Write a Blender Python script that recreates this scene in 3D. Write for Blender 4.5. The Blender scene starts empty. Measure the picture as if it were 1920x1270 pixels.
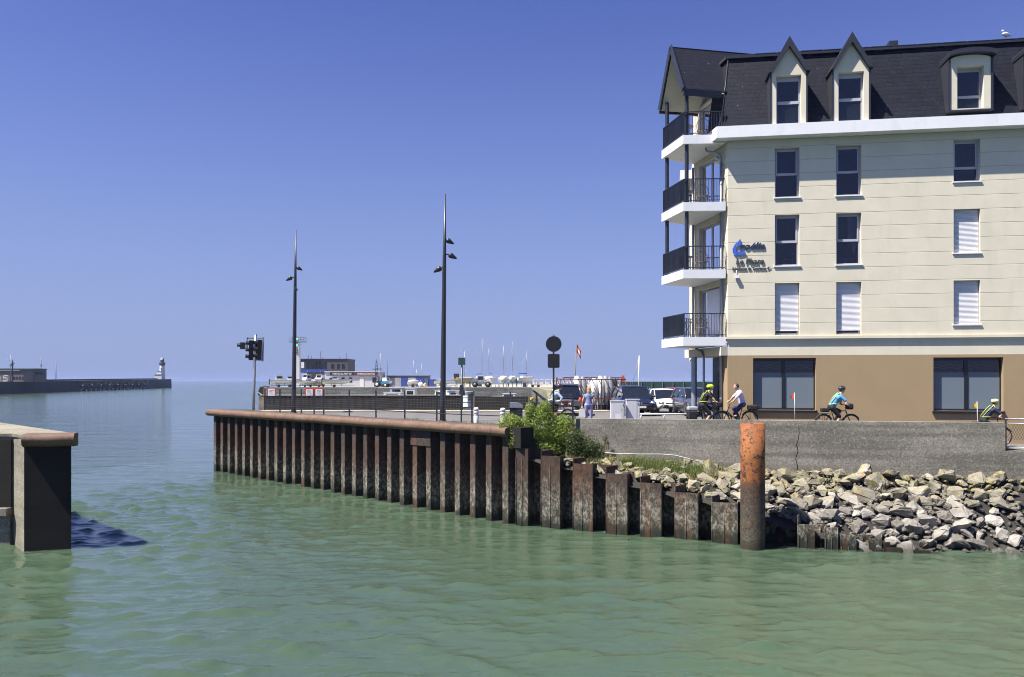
import bpy, bmesh, math, random
import numpy as np
from mathutils import Vector, Matrix
R = math.radians
scene = bpy.context.scene
random.seed(7); rng = np.random.default_rng(7)

# ------------------------------------------------------------------ camera, sky, sun, exposure
F, CX, HY, CAMZ = 1500.0, 960.0, 714.0, 5.6       # focal length (px at 1920 wide), centre, horizon row, eye height over the water
cam_d = bpy.data.cameras.new('camera'); cam = bpy.data.objects.new('camera', cam_d)
scene.collection.objects.link(cam); scene.camera = cam
cam.location = (0, 0, CAMZ); cam.rotation_euler = (R(90), 0, 0)
cam_d.sensor_width = 36; cam_d.lens = F / 1920 * 36; cam_d.shift_y = (HY - 635) / 1920
cam_d.clip_start = 0.3; cam_d.clip_end = 20000

SUN_AZ, SUN_EL = 22, 60                            # sun to the left, a little behind the camera
to_sun = Vector((-math.cos(R(SUN_AZ)) * math.cos(R(SUN_EL)), -math.sin(R(SUN_AZ)) * math.cos(R(SUN_EL)), math.sin(R(SUN_EL))))
world = bpy.data.worlds.new('World'); scene.world = world; world.use_nodes = True
wn, wl = world.node_tree.nodes, world.node_tree.links
sky = wn.new('ShaderNodeTexSky'); sky.sky_type = 'NISHITA'; sky.sun_disc = False
sky.sun_elevation = R(SUN_EL); sky.sun_rotation = math.atan2(to_sun.x, to_sun.y)
sky.air_density = 1.0; sky.dust_density = 0.3; sky.ozone_density = 5.0; sky.altitude = 0
hs = wn.new('ShaderNodeHueSaturation'); hs.inputs['Hue'].default_value = 0.52; hs.inputs['Saturation'].default_value = 1.12
bg = wn['Background']; bg.inputs['Strength'].default_value = 0.052
# pale violet-blue sea haze low over the whole horizon
tc = wn.new('ShaderNodeTexCoord'); sx = wn.new('ShaderNodeSeparateXYZ'); wl.new(tc.outputs['Generated'], sx.inputs[0])
hr = wn.new('ShaderNodeValToRGB'); hr.color_ramp.interpolation = 'B_SPLINE'; e = hr.color_ramp.elements
e[0].position = 0.0; e[0].color = (.95, .95, .95, 1); e[1].position = .45; e[1].color = (0, 0, 0, 1); q = e.new(.12); q.color = (.75, .75, .75, 1); q = e.new(.26); q.color = (.3, .3, .3, 1)
hm = wn.new('ShaderNodeMix'); hm.data_type = 'RGBA'; hm.inputs[7].default_value = (2.5, 3.35, 5.0, 1)
wl.new(sx.outputs[2], hr.inputs[0]); wl.new(hr.outputs[0], hm.inputs[0])
wl.new(sky.outputs[0], hs.inputs['Color']); wl.new(hs.outputs[0], hm.inputs[6]); 
tn = wn.new('ShaderNodeMix'); tn.data_type = 'RGBA'; tn.blend_type = 'MULTIPLY'; tn.inputs[0].default_value = 1; tn.inputs[7].default_value = (1.0, .955, 1.15, 1)
wl.new(hm.outputs[2], tn.inputs[6]); wl.new(tn.outputs[2], bg.inputs['Color'])
sd = bpy.data.lights.new('sun', 'SUN'); sun = bpy.data.objects.new('sun', sd); scene.collection.objects.link(sun)
sd.energy = 5.0; sd.angle = R(0.5); sd.color = (1.0, 0.95, 0.87)
sun.rotation_euler = (-to_sun).to_track_quat('-Z', 'Y').to_euler()
vs = scene.view_settings; vs.view_transform = 'Standard'; vs.look = 'None'; vs.exposure = 1.17; vs.gamma = 1.0; vs.use_curve_mapping = False
cy = scene.cycles; cy.use_denoising = True; cy.max_bounces = 6; cy.diffuse_bounces = 1; cy.glossy_bounces = 3
cy.transparent_max_bounces = 8; cy.transmission_bounces = 4; cy.caustics_reflective = False; cy.caustics_refractive = False
cy.sample_clamp_indirect = 4; cy.filter_width = 1.05

# ------------------------------------------------------------------ helpers
COL = scene.collection
def at(px, py, Y): return Vector(((px - CX) / F * Y, Y, CAMZ - (py - HY) / F * Y))
def X_(px, Y): return (px - CX) / F * Y
def Z_(py, Y): return CAMZ - (py - HY) / F * Y

class MB:
    def __init__(s): s.v = []; s.f = []; s.sm = []
    def add(s, vs_, fs, smooth=False, M=None):
        n = len(s.v)
        s.v += [tuple(M @ Vector(p)) if M else tuple(p) for p in vs_]
        for f in fs: s.f.append(tuple(i + n for i in f)); s.sm.append(smooth)
        return s
    def box(s, x0, x1, y0, y1, z0, z1, M=None):
        v = [(x, y, z) for z in (z0, z1) for y in (y0, y1) for x in (x0, x1)]
        return s.add(v, [(0, 2, 3, 1), (4, 5, 7, 6), (0, 1, 5, 4), (2, 6, 7, 3), (0, 4, 6, 2), (1, 3, 7, 5)], False, M)
    def bar(s, a, b, w, h=None, up=(0, 0, 1)):          # rectangular bar from a to b
        a, b = Vector(a), Vector(b); d = (b - a); L = d.length; d.normalize(); h = h or w
        u = Vector(up)
        if abs(d.dot(u)) > .99: u = Vector((0, 1, 0))
        x = d.cross(u).normalized(); z = x.cross(d)
        M = Matrix(((x.x, d.x, z.x, a.x), (x.y, d.y, z.y, a.y), (x.z, d.z, z.z, a.z), (0, 0, 0, 1)))
        return s.box(-w / 2, w / 2, 0, L, -h / 2, h / 2, M)
    def tube(s, pts, r, n=8, caps=True, smooth=True):   # round tube; r is one radius or one for each point
        pts = [Vector(p) for p in pts]; m = len(pts)
        rs = r if isinstance(r, (list, tuple)) else [r] * m
        base = len(s.v); ref = None
        for i, p in enumerate(pts):
            d = (pts[min(i + 1, m - 1)] - pts[max(i - 1, 0)]).normalized()
            if ref is None: ref = Vector((0, 0, 1)) if abs(d.z) < .9 else Vector((1, 0, 0))
            x = d.cross(ref).normalized(); y = x.cross(d).normalized(); ref = y if abs(d.dot(y)) < .99 else ref
            for k in range(n):
                a = 2 * math.pi * k / n
                s.v.append(tuple(p + (x * math.cos(a) + y * math.sin(a)) * rs[i]))
        for i in range(m - 1):
            for k in range(n):
                s.f.append((base + i * n + k, base + i * n + (k + 1) % n, base + (i + 1) * n + (k + 1) % n, base + (i + 1) * n + k)); s.sm.append(smooth)
        if caps: s.f.append(tuple(base + k for k in reversed(range(n)))); s.f.append(tuple(base + (m - 1) * n + k for k in range(n))); s.sm += [False, False]
        return s
    def lathe(s, prof, n=16, M=None, smooth=True):      # (r, z) profile round z
        v = []; f = []
        for r, z in prof:
            for k in range(n):
                a = 2 * math.pi * k / n; v.append((r * math.cos(a), r * math.sin(a), z))
        for i in range(len(prof) - 1):
            for k in range(n): f.append((i * n + k, i * n + (k + 1) % n, (i + 1) * n + (k + 1) % n, (i + 1) * n + k))
        s.add(v, f, smooth, M)                          # end caps get vertices of their own so that they stay flat
        return s.add(v[:n] + v[-n:], [tuple(reversed(range(n))), tuple(n + k for k in range(n))], False, M)
    def prism(s, poly, z0, z1, M=None):                 # polygon in x,y, extruded in z
        n = len(poly); ar = sum(poly[i][0] * poly[(i + 1) % n][1] - poly[(i + 1) % n][0] * poly[i][1] for i in range(n))
        if ar < 0: poly = poly[::-1]
        v = [(p[0], p[1], z0) for p in poly] + [(p[0], p[1], z1) for p in poly]
        f = [tuple(reversed(range(n))), tuple(range(n, 2 * n))] + [(i, (i + 1) % n, n + (i + 1) % n, n + i) for i in range(n)]
        return s.add(v, f, False, M)
    def face_prism(s, poly, y0, y1, M=None):            # polygon in x,z, extruded in y
        Mr = Matrix(((1, 0, 0, 0), (0, 0, 1, 0), (0, 1, 0, 0), (0, 0, 0, 1)))
        n = len(poly); ar = sum(poly[i][0] * poly[(i + 1) % n][1] - poly[(i + 1) % n][0] * poly[i][1] for i in range(n))
        if ar < 0: poly = poly[::-1]
        v = [(p[0], y0, p[1]) for p in poly] + [(p[0], y1, p[1]) for p in poly]
        f = [tuple(range(n)), tuple(reversed(range(n, 2 * n)))] + [(i, n + i, n + (i + 1) % n, (i + 1) % n) for i in range(n)]
        return s.add(v, f, False, M)
    def ell(s, c, r, n=12, m=8, M=None):                # ellipsoid
        v = []; f = []
        for i in range(1, m):
            t = math.pi * i / m
            for k in range(n):
                a = 2 * math.pi * k / n
                v.append((c[0] + r[0] * math.sin(t) * math.cos(a), c[1] + r[1] * math.sin(t) * math.sin(a), c[2] + r[2] * math.cos(t)))
        for i in range(m - 2):
            for k in range(n): f.append((i * n + k, (i + 1) * n + k, (i + 1) * n + (k + 1) % n, i * n + (k + 1) % n))
        v += [(c[0], c[1], c[2] + r[2]), (c[0], c[1], c[2] - r[2])]; T = len(v) - 2
        for k in range(n):
            f.append((T, k, (k + 1) % n)); f.append((T + 1, (m - 2) * n + (k + 1) % n, (m - 2) * n + k))
        return s.add(v, f, True, M)
    def mesh(s, name):
        me = bpy.data.meshes.new(name); me.from_pydata(s.v, [], s.f)
        me.polygons.foreach_set('use_smooth', s.sm); me.update(); return me
    def build(s, name, mat, parent=None, loc=None, rz=0):
        return link(name, s.mesh(name), mat, parent, loc, rz)

def link(name, me, mat, parent=None, loc=None, rz=0):
    o = bpy.data.objects.new(name, me); COL.objects.link(o)
    if mat is not None and not me.materials: me.materials.append(mat)
    if parent is not None: o.parent = parent
    if loc is not None: o.location = loc
    if rz: o.rotation_euler = (0, 0, rz)
    return o
def tag(o, label=None, cat=None, group=None, kind=None):
    if label: o['label'] = label
    if cat: o['category'] = cat
    if group: o['group'] = group
    if kind: o['kind'] = kind
    return o
def thing(name, loc, label, cat, rz=0, group=None):
    o = bpy.data.objects.new(name, None); COL.objects.link(o); o.location = loc; o.rotation_euler = (0, 0, rz)
    o.empty_display_size = .2
    return tag(o, label, cat, group)
def copy_tree(o, parent=None):
    c = o.copy(); COL.objects.link(c); c.parent = parent
    for ch in list(o.children): copy_tree(ch, c)
    return c

# ------------------------------------------------------------------ materials
class NT:
    def __init__(s, m): s.n = m.node_tree.nodes; s.l = m.node_tree.links; s.bsdf = s.n['Principled BSDF']; s.out = s.n['Material Output']
    def new(s, t, **kw):
        n = s.n.new(t)
        for k, v in kw.items():
            if hasattr(n, k): setattr(n, k, v)
        return n
    def val(s, sock, x):
        if isinstance(x, bpy.types.NodeSocket): s.l.new(x, sock)
        else: sock.default_value = x
    def pos(s, scale=(1, 1, 1), obj=False):
        src = s.new('ShaderNodeTexCoord').outputs['Object'] if obj else s.new('ShaderNodeNewGeometry').outputs['Position']
        m = s.new('ShaderNodeMapping'); m.inputs['Scale'].default_value = scale; s.l.new(src, m.inputs['Vector']); return m.outputs[0]
    def noise(s, vec, scale, detail=4, rough=.6, dist=0):
        n = s.new('ShaderNodeTexNoise'); s.l.new(vec, n.inputs['Vector']); n.inputs['Scale'].default_value = scale
        n.inputs['Detail'].default_value = detail; n.inputs['Roughness'].default_value = rough; n.inputs['Distortion'].default_value = dist
        return n.outputs['Fac']
    def ramp(s, fac, stops, interp='LINEAR'):
        n = s.new('ShaderNodeValToRGB'); n.color_ramp.interpolation = interp; e = n.color_ramp.elements
        while len(e) < len(stops): e.new(.5)
        for i, (p, c) in enumerate(stops): e[i].position = p; e[i].color = (c, c, c, 1) if isinstance(c, (int, float)) else (*c, 1)
        s.l.new(fac, n.inputs[0]); return n.outputs[0]
    def mix(s, fac, a, b, mode='MIX'):
        n = s.new('ShaderNodeMix'); n.data_type = 'RGBA'; n.blend_type = mode
        s.val(n.inputs[0], fac)
        for sock, x in ((n.inputs[6], a), (n.inputs[7], b)):
            if isinstance(x, bpy.types.NodeSocket): s.l.new(x, sock)
            else: sock.default_value = (*x, 1)
        return n.outputs[2]
    def math(s, op, a, b=0.0, clamp=False):
        n = s.new('ShaderNodeMath'); n.operation = op; n.use_clamp = clamp; s.val(n.inputs[0], a); s.val(n.inputs[1], b); return n.outputs[0]
    def sep(s, vec):
        n = s.new('ShaderNodeSeparateXYZ'); s.l.new(vec, n.inputs[0]); return n.outputs
    def bump(s, h, strength=.5, dist=.02, normal=None):
        n = s.new('ShaderNodeBump'); n.inputs['Strength'].default_value = strength; n.inputs['Distance'].default_value = dist
        s.l.new(h, n.inputs['Height'])
        if normal: s.l.new(normal, n.inputs['Normal'])
        s.l.new(n.outputs[0], s.bsdf.inputs['Normal']); return n.outputs[0]
    def color(s, c): s.val(s.bsdf.inputs['Base Color'], c if isinstance(c, bpy.types.NodeSocket) else (*c, 1))

def new_mat(name, rough=.7, metal=0, spec=.5):
    m = bpy.data.materials.new(name); m.use_nodes = True; t = NT(m)
    t.bsdf.inputs['Roughness'].default_value = rough; t.bsdf.inputs['Metallic'].default_value = metal
    t.bsdf.inputs['Specular IOR Level'].default_value = spec
    return m, t
def simple(name, c, rough=.6, metal=0, var=.12, scale=3, bump=0, bscale=40, spec=.5, dirt=0):
    m, t = new_mat(name, rough, metal, spec)
    p = t.pos(); n = t.noise(p, scale, 5)
    lo = tuple(x * (1 - var) for x in c); hi = tuple(min(1, x * (1 + var)) for x in c)
    col = t.ramp(n, [(.3, lo), (.7, hi)])
    if dirt:
        d = t.noise(t.pos((1, 1, .25)), 2.2, 6, .65)
        col = t.mix(t.ramp(d, [(.52, 0.), (.75, dirt)]), col, tuple(x * .45 for x in c))
    t.color(col)
    if bump: t.bump(t.noise(p, bscale, 3), bump, .01)
    return m

M = {}
M['cream'] = simple('cream_render', (.65, .60, .475), .85, var=.05, scale=1.2, bump=.15, bscale=60, dirt=.15)
M['brown_wall'] = simple('brown_render', (.33, .24, .135), .85, var=.04, scale=.9, bump=.15, bscale=60, dirt=.12)
M['white'] = simple('white_paint', (.76, .76, .78), .6, var=.03, dirt=.18)
M['frame_grey'] = simple('window_frame_grey', (.42, .42, .48), .45, var=.05)
M['anthracite'] = simple('anthracite_metal', (.028, .03, .04), .4, var=.15)
M['dark_frame'] = simple('dark_window_frame', (.012, .014, .018), .35, var=.1)
M['railing'] = simple('railing_metal', (.022, .026, .04), .4, var=.15)
M['lamp'] = simple('lamp_post_paint', (.022, .024, .034), .4, var=.2, dirt=.2)
M['galv'] = simple('galvanised_steel', (.28, .29, .31), .45, .6, var=.2, scale=8)
M['zinc'] = simple('zinc_pipe', (.30, .33, .38), .4, .4, var=.12)
M['black'] = simple('black_plastic', (.012, .012, .014), .5, var=.2)
M['rubber'] = simple('rubber', (.015, .015, .016), .8, var=.2)
M['chrome'] = simple('bright_metal', (.6, .6, .62), .25, .9, var=.05)
M['shutter'] = simple('shutter_slats', (.72, .72, .76), .55, var=.02)
M['letter_blue'] = simple('letter_navy', (.02, .025, .09), .45, var=.05)
M['letter_grey'] = simple('letter_grey', (.05, .048, .05), .5, var=.05)
M['sail_blue'] = simple('emblem_blue', (.045, .12, .55), .45, var=.04)
M['skin'] = simple('skin', (.52, .30, .2), .55, var=.06, scale=8)
M['hair_dark'] = simple('hair_dark', (.025, .022, .02), .6, var=.3, scale=30)
M['hair_blond'] = simple('hair_blond', (.36, .24, .1), .6, var=.3, scale=30)
M['orange'] = simple('orange_cloth', (.75, .10, .02), .7, var=.1)
M['yellow'] = simple('yellow_cloth', (.75, .45, .02), .7, var=.1)
M['rust_red'] = simple('red_oxide_frame', (.085, .026, .015), .7, var=.4, scale=9)
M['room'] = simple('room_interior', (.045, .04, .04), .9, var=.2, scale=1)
M['gel'] = simple('white_gelcoat', (.72, .72, .71), .3, var=.05, dirt=.15)
M['boat_blue'] = simple('boat_blue', (.04, .08, .3), .4, var=.1)
M['boat_grey'] = simple('boat_grey', (.2, .22, .26), .5, var=.2)
M['tarp'] = simple('grey_tarp', (.33, .32, .33), .7, var=.25, scale=2.5)
M['wood_dark'] = simple('tarred_timber', (.02, .017, .013), .8, var=.5, scale=6, bump=.4)
M['hose'] = simple('grey_hose', (.42, .41, .37), .7, var=.15)
M['wood'] = simple('weathered_timber', (.22, .16, .09), .8, var=.3, scale=6, bump=.3)

def glass_mat(name, tint, refl_rough=.0, mixw=.75):
    m, t = new_mat(name)
    g = t.new('ShaderNodeBsdfGlossy'); g.inputs['Roughness'].default_value = refl_rough; g.inputs['Color'].default_value = (.9, .9, .95, 1)
    tr = t.new('ShaderNodeBsdfTransparent'); tr.inputs['Color'].default_value = (*tint, 1)
    fr = t.new('ShaderNodeFresnel'); fr.inputs['IOR'].default_value = 1.52
    f2 = t.math('ADD', t.math('MULTIPLY', fr.outputs[0], .9), .015, True)
    mx = t.new('ShaderNodeMixShader'); t.l.new(f2, mx.inputs[0]); t.l.new(tr.outputs[0], mx.inputs[1]); t.l.new(g.outputs[0], mx.inputs[2])
    w = t.noise(t.pos(), .9, 2); b = t.new('ShaderNodeBump'); b.inputs['Strength'].default_value = .04; b.inputs['Distance'].default_value = .05
    t.l.new(w, b.inputs['Height']); t.l.new(b.outputs[0], g.inputs['Normal'])
    t.l.new(mx.outputs[0], t.out.inputs['Surface'])
    return m
M['glass'] = glass_mat('window_glass', (.6, .6, .64))
M['film'] = simple('frosted_film', (.14, .175, .21), .55, var=.04, scale=.6)
M['car_glass'] = simple('car_glass', (.012, .015, .02), .06, var=.1, spec=.8)

def slate():
    m, t = new_mat('roof_slates', .6, spec=.22)
    tc = t.new('ShaderNodeTexCoord').outputs['Object']
    s = t.sep(tc); c = t.new('ShaderNodeCombineXYZ')
    t.l.new(t.math('ADD', s[0], s[1]), c.inputs[0]); t.l.new(s[2], c.inputs[1])
    br = t.new('ShaderNodeTexBrick'); t.l.new(c.outputs[0], br.inputs['Vector'])
    br.inputs['Scale'].default_value = 1; br.inputs['Brick Width'].default_value = .24; br.inputs['Row Height'].default_value = .19
    br.inputs['Mortar Size'].default_value = .008; br.inputs['Mortar Smooth'].default_value = .1
    br.inputs['Color1'].default_value = (.0075, .009, .017, 1); br.inputs['Color2'].default_value = (.0125, .0145, .025, 1); br.inputs['Mortar'].default_value = (.002, .002, .003, 1)
    col = t.mix(t.ramp(t.noise(t.pos(), 1.5, 5), [(.3, 0.), (.8, .4)]), br.outputs[0], (.017, .019, .032))
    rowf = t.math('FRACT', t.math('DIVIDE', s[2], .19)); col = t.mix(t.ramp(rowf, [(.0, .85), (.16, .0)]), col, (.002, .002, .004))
    drop = t.noise(t.pos((1, 1, .35), True), 5.5, 3, .7)
    col = t.mix(t.ramp(drop, [(.71, 0.), (.745, .6)]), col, (.42, .42, .43))
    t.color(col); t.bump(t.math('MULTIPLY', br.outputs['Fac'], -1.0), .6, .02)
    return m
M['slate'] = slate()

def concrete(name, base, dark, scale=1, lichen=0, pebbles=.5, streak=.5):
    m, t = new_mat(name, .92)
    p = t.pos(); big = t.noise(p, .7 * scale, 6, .65); fine = t.noise(p, 15 * scale, 5, .8); lay = t.noise(t.pos((.12, .12, 2.6)), 1.2, 5, .6)
    col = t.ramp(big, [(.3, dark), (.68, base)])
    col = t.mix(t.ramp(lay, [(.42, 0.), (.6, streak)]), col, tuple(x * .6 for x in dark))
    col = t.mix(t.ramp(fine, [(.42, pebbles), (.53, 0.)]), col, tuple(x * .3 for x in dark))
    col = t.mix(t.ramp(t.noise(p, 11 * scale, 3, .7), [(.56, 0.), (.66, pebbles * .8)]), col, tuple(min(1, x * 1.35) for x in base))
    if lichen:
        z = t.sep(p)[2]; l = t.noise(p, 3.5, 6, .7)
        col = t.mix(t.ramp(l, [(.58, 0.), (.68, lichen)]), col, (.26, .22, .05))
    t.color(col); t.bump(t.math('ADD', t.math('MULTIPLY', big, .5), fine), .6, .02)
    return m
M['concrete'] = concrete('old_concrete', (.335, .31, .26), (.165, .152, .125), pebbles=.5, streak=.6)
M['concrete_light'] = concrete('concrete_quay', (.36, .33, .26), (.2, .18, .13), .8, lichen=.5)
M['quay_stone'] = concrete('far_quay_wall', (.33, .32, .29), (.13, .125, .11), .35, pebbles=.5)
M['asphalt'] = simple('asphalt', (.125, .12, .115), .9, var=.25, scale=1.1, bump=.4, bscale=60)
M['pavement'] = simple('pale_pavement', (.34, .31, .25), .9, var=.2, scale=1.4, bump=.3, bscale=40)
M['shingle'] = concrete('shingle', (.33, .30, .2), (.17, .16, .09), 1.4, lichen=.5)
M['grass'] = simple('grass_green', (.07, .10, .025), .8, var=.5, scale=7)
M['parapet'] = concrete('shaded_parapet', (.03, .026, .02), (.011, .01, .008), 1.0, streak=.7)  # near-black colour carries the shade on the parapet face
M['pier_wall'] = concrete('pier_masonry', (.06, .06, .06), (.03, .03, .035), .15)
M['gravel'] = concrete('shaded_gravel', (.05, .045, .036), (.02, .017, .014), 1.2)  # gravel darkened to paint in the shade between the stones
M['shaded_steel'] = concrete('shaded_weathered_steel', (.016, .013, .010), (.005, .0045, .004), 1.2, streak=.6, pebbles=.3)  # black streaked steel, colour lowered further to hold the shade on these faces

def rust_cap():
    m, t = new_mat('rust_painted_nosing', .75)
    p = t.pos(); n = t.noise(p, 1.4, 7, .7); f = t.noise(p, 10, 5, .75)
    col = t.ramp(n, [(.28, (.065, .045, .03)), (.48, (.125, .068, .042)), (.72, (.16, .10, .066))])
    col = t.mix(t.ramp(f, [(.53, 0.), (.66, .6)]), col, (.21, .165, .115))
    col = t.mix(t.ramp(t.noise(p, 4, 5, .7), [(.56, 0.), (.63, .75)]), col, (.06, .045, .03))
    col = t.mix(t.ramp(t.noise(p, 7, 3, .6), [(.66, 0.), (.7, .7)]), col, (.33, .22, .06))
    t.color(col); t.bump(t.math('ADD', n, f), .5, .02); return m
M['cap'] = rust_cap()
def pile():
    m, t = new_mat('rusty_sheet_pile', .85)
    p = t.pos(); z = t.sep(p)[2]
    n = t.noise(t.pos((1, 1, .45)), 3.2, 6, .7); sp = t.noise(t.pos((1, 1, .7)), 8, 6, .85); sp2 = t.noise(t.pos((1, 1, .5)), 7, 6, .85); hue = t.noise(t.pos((1.3, 1.3, .12)), 1.7, 3)
    zz = t.math('ADD', z, t.math('MULTIPLY', t.math('SUBTRACT', n, .5), 1.5))
    zn = t.math('DIVIDE', zz, 4.0)
    base = t.ramp(zn, [(.0, (.008, .013, .007)), (.08, (.02, .026, .014)), (.16, (.07, .065, .04)), (.38, (.055, .036, .023)), (.6, (.065, .037, .025)), (.8, (.042, .033, .03)), (1., (.022, .02, .02))])
    base = t.mix(t.ramp(hue, [(.50, 0.), (.66, .55)]), base, (.14, .052, .02))
    barn = t.mix(t.ramp(sp, [(.46, 0.), (.57, 1.)]), base, (.34, .32, .26))
    zb = t.ramp(zn, [(.06, 0.), (.14, 1.), (.3, .7), (.45, .2), (.58, 0.)])
    col = t.mix(zb, base, barn)
    col = t.mix(t.ramp(sp2, [(.46, 0.), (.62, .85)]), col, (.012, .01, .008))
    col = t.mix(t.ramp(t.noise(p, 5, 4, .7), [(.60, 0.), (.68, .6)]), col, (.17, .058, .02))
    t.color(col); t.bump(t.math('ADD', sp, t.math('MULTIPLY', n, .6)), .8, .03); return m
M['pile'] = pile()
def rust_post():
    m, t = new_mat('rust_flaking_post', .8)
    p = t.pos(); z = t.sep(p)[2]; n = t.noise(t.pos((1, 1, .7)), 3.2, 6, .7); sp = t.noise(p, 5, 6, .8); fine = t.noise(p, 14, 4, .8)
    zn = t.math('DIVIDE', t.math('ADD', z, t.math('MULTIPLY', t.math('SUBTRACT', n, .5), 1.0)), 4.2)
    col = t.ramp(zn, [(.0, (.012, .02, .01)), (.08, (.05, .05, .03)), (.25, (.06, .05, .035)), (.44, (.045, .033, .022)), (.53, (.10, .05, .025)), (.56, (.27, .09, .022)), (.75, (.34, .125, .035)), (1., (.25, .08, .022))])
    col = t.mix(t.ramp(n, [(.3, .5), (.55, 0.)]), col, (.12, .035, .012))
    col = t.mix(t.ramp(sp, [(.53, 0.), (.56, .97)]), col, (.028, .02, .018))
    low = t.ramp(zn, [(.03, 0.), (.1, 1.), (.4, .6), (.5, 0.)])
    col = t.mix(t.math('MULTIPLY', low, t.ramp(fine, [(.5, 0.), (.6, .8)])), col, (.15, .13, .09))
    t.color(col); t.bump(t.math('ADD', sp, fine), .6, .02); return m
M['post'] = rust_post()
def rock():
    m, t = new_mat('armour_rock', .9)
    p = t.pos(); oi = t.new('ShaderNodeObjectInfo')
    n = t.noise(p, 2.6, 7, .7); f = t.noise(p, 12, 5, .8)
    col = t.ramp(oi.outputs['Random'], [(0, (.12, .108, .092)), (.3, (.2, .182, .158)), (.65, (.29, .268, .235)), (1, (.40, .375, .335))])
    col = t.mix(t.ramp(n, [(.36, .55), (.6, 0.)]), col, (.11, .095, .075))
    col = t.mix(t.ramp(f, [(.55, 0.), (.68, .6)]), col, (.48, .46, .42))
    z = t.sep(p)[2]
    lich = t.math('MULTIPLY', t.ramp(t.math('DIVIDE', z, 3.0), [(.36, 0.), (.62, .95)]), t.ramp(t.noise(p, 5.5, 6, .8), [(.48, 0.), (.56, .95)]))
    lc = t.ramp(t.noise(p, 2.2, 3), [(.42, (.20, .185, .06)), (.6, (.30, .265, .11)), (.68, (.36, .16, .03))])
    col = t.mix(lich, col, lc)
    wet = t.ramp(t.math('ADD', z, t.math('MULTIPLY', n, .3)), [(.22, 1.), (.5, 0.)])
    col = t.mix(t.math('MULTIPLY', wet, .8), col, (.03, .03, .022))
    t.color(col); t.bump(t.math('ADD', n, t.math('MULTIPLY', f, .4)), .8, .05); return m
M['rock'] = rock()

def leaf(name, c1, c2):
    m, t = new_mat(name, .5, spec=.4)
    n = t.noise(t.pos(), 9, 3)
    t.color(t.ramp(n, [(.3, c1), (.7, c2)]))
    tl = t.new('ShaderNodeBsdfTranslucent'); tl.inputs['Color'].default_value = (c2[0] * 1.5, c2[1] * 1.5, c2[2], 1)
    mx = t.new('ShaderNodeMixShader'); mx.inputs[0].default_value = .3
    t.l.new(t.bsdf.outputs[0], mx.inputs[1]); t.l.new(tl.outputs[0], mx.inputs[2]); t.l.new(mx.outputs[0], t.out.inputs['Surface'])
    return m
M['leaf_bright'] = leaf('leaf_bright_green', (.10, .155, .022), (.24, .31, .05))
M['leaf_dark'] = leaf('leaf_dark_green', (.028, .052, .013), (.08, .115, .03))
M['blade'] = leaf('grass_blade', (.14, .17, .045), (.30, .29, .12))

def water():
    m, t = new_mat('harbour_water', .06, spec=.75)
    p = t.pos(); n = t.noise(p, .05, 4)
    t.color(t.ramp(n, [(.3, (.043, .070, .043)), (.7, (.056, .086, .052))]))
    t.bsdf.inputs['IOR'].default_value = 1.333; t.bsdf.subsurface_method = 'BURLEY'; t.bsdf.inputs['Subsurface Weight'].default_value = .6; t.bsdf.inputs['Subsurface Radius'].default_value = (.8, 1.0, .9); t.bsdf.inputs['Subsurface Scale'].default_value = .5
    a = t.noise(t.pos((1, 1.5, 1)), 3.4, 4, .6, .4); b = t.noise(p, 13, 3, .6); c = t.noise(t.pos((1, 1.7, 1)), .8, 3, .5)
    h = t.math('ADD', t.math('MULTIPLY', a, .5), t.math('ADD', t.math('MULTIPLY', b, .3), t.math('ADD', t.math('MULTIPLY', c, .9), t.math('MULTIPLY', t.noise(t.pos((.3, 1, 1)), .35, 4, .6), 6.0))))
    t.bump(h, .24, .1)
    yy = t.sep(p)[1]; t.val(t.bsdf.inputs['Roughness'], t.ramp(t.math('DIVIDE', yy, 400.0), [(.1, .012), (.5, .12)]))
    return m
M['water'] = water()
# ------------------------------------------------------------------ water
def axis(a, b, step, grow, far_lo, far_hi):
    x = list(np.arange(a, b, step)); s = step; v = x[-1]
    while v < far_hi: s *= grow; v += s; x.append(v)
    s = step; v = x[0]; lo = []
    while v > far_lo: s *= grow; v -= s; lo.append(v)
    return np.array(lo[::-1] + x)
xs = axis(-19, 17, .095, 1.08, -6500, 6500); ys = axis(13.5, 42, .07, 1.045, -60, 9000)
GX, GY = np.meshgrid(xs, ys); cell = np.maximum(np.gradient(xs)[None, :], np.gradient(ys)[:, None]); Hh = np.zeros_like(GX)
for i in range(110):
    lam = .40 * (2.1 / .40) ** (rng.random() ** 1.1); th = rng.normal(-1.4, .75); k = 2 * math.pi / lam
    amp = .0036 * lam ** .85 * rng.uniform(.5, 1.2)
    fade = np.clip((lam / cell - 3) / 2, 0, 1)
    ph = k * (GX * math.cos(th) + GY * math.sin(th)) + rng.random() * 6.28 + .6 * np.sin(GX * .23 + i) + .5 * np.sin(GY * .31 + 2 * i)
    Hh += amp * fade * (np.sin(ph) + .3 * np.sin(2 * ph + .6))
gust = .75 + .35 * np.sin(GX * .11 + 1.3 * np.sin(GY * .07)) * np.sin(GY * .13 + .9)
Hh *= gust; sg = Hh[200:400, 200:400].std(); Hh += np.where(cell < .6, .32 * (Hh * Hh - sg * sg) / sg, 0)
nx, ny = len(xs), len(ys)
me = bpy.data.meshes.new('water'); me.vertices.add(nx * ny)
me.vertices.foreach_set('co', np.stack([GX, GY, Hh], -1).astype(np.float32).ravel())
idx = (np.arange(ny - 1)[:, None] * nx + np.arange(nx - 1)[None, :]).ravel()
quads = np.stack([idx, idx + 1, idx + 1 + nx, idx + nx], -1).astype(np.int32).ravel(); nq = len(idx)
me.loops.add(nq * 4); me.loops.foreach_set('vertex_index', quads)
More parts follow.
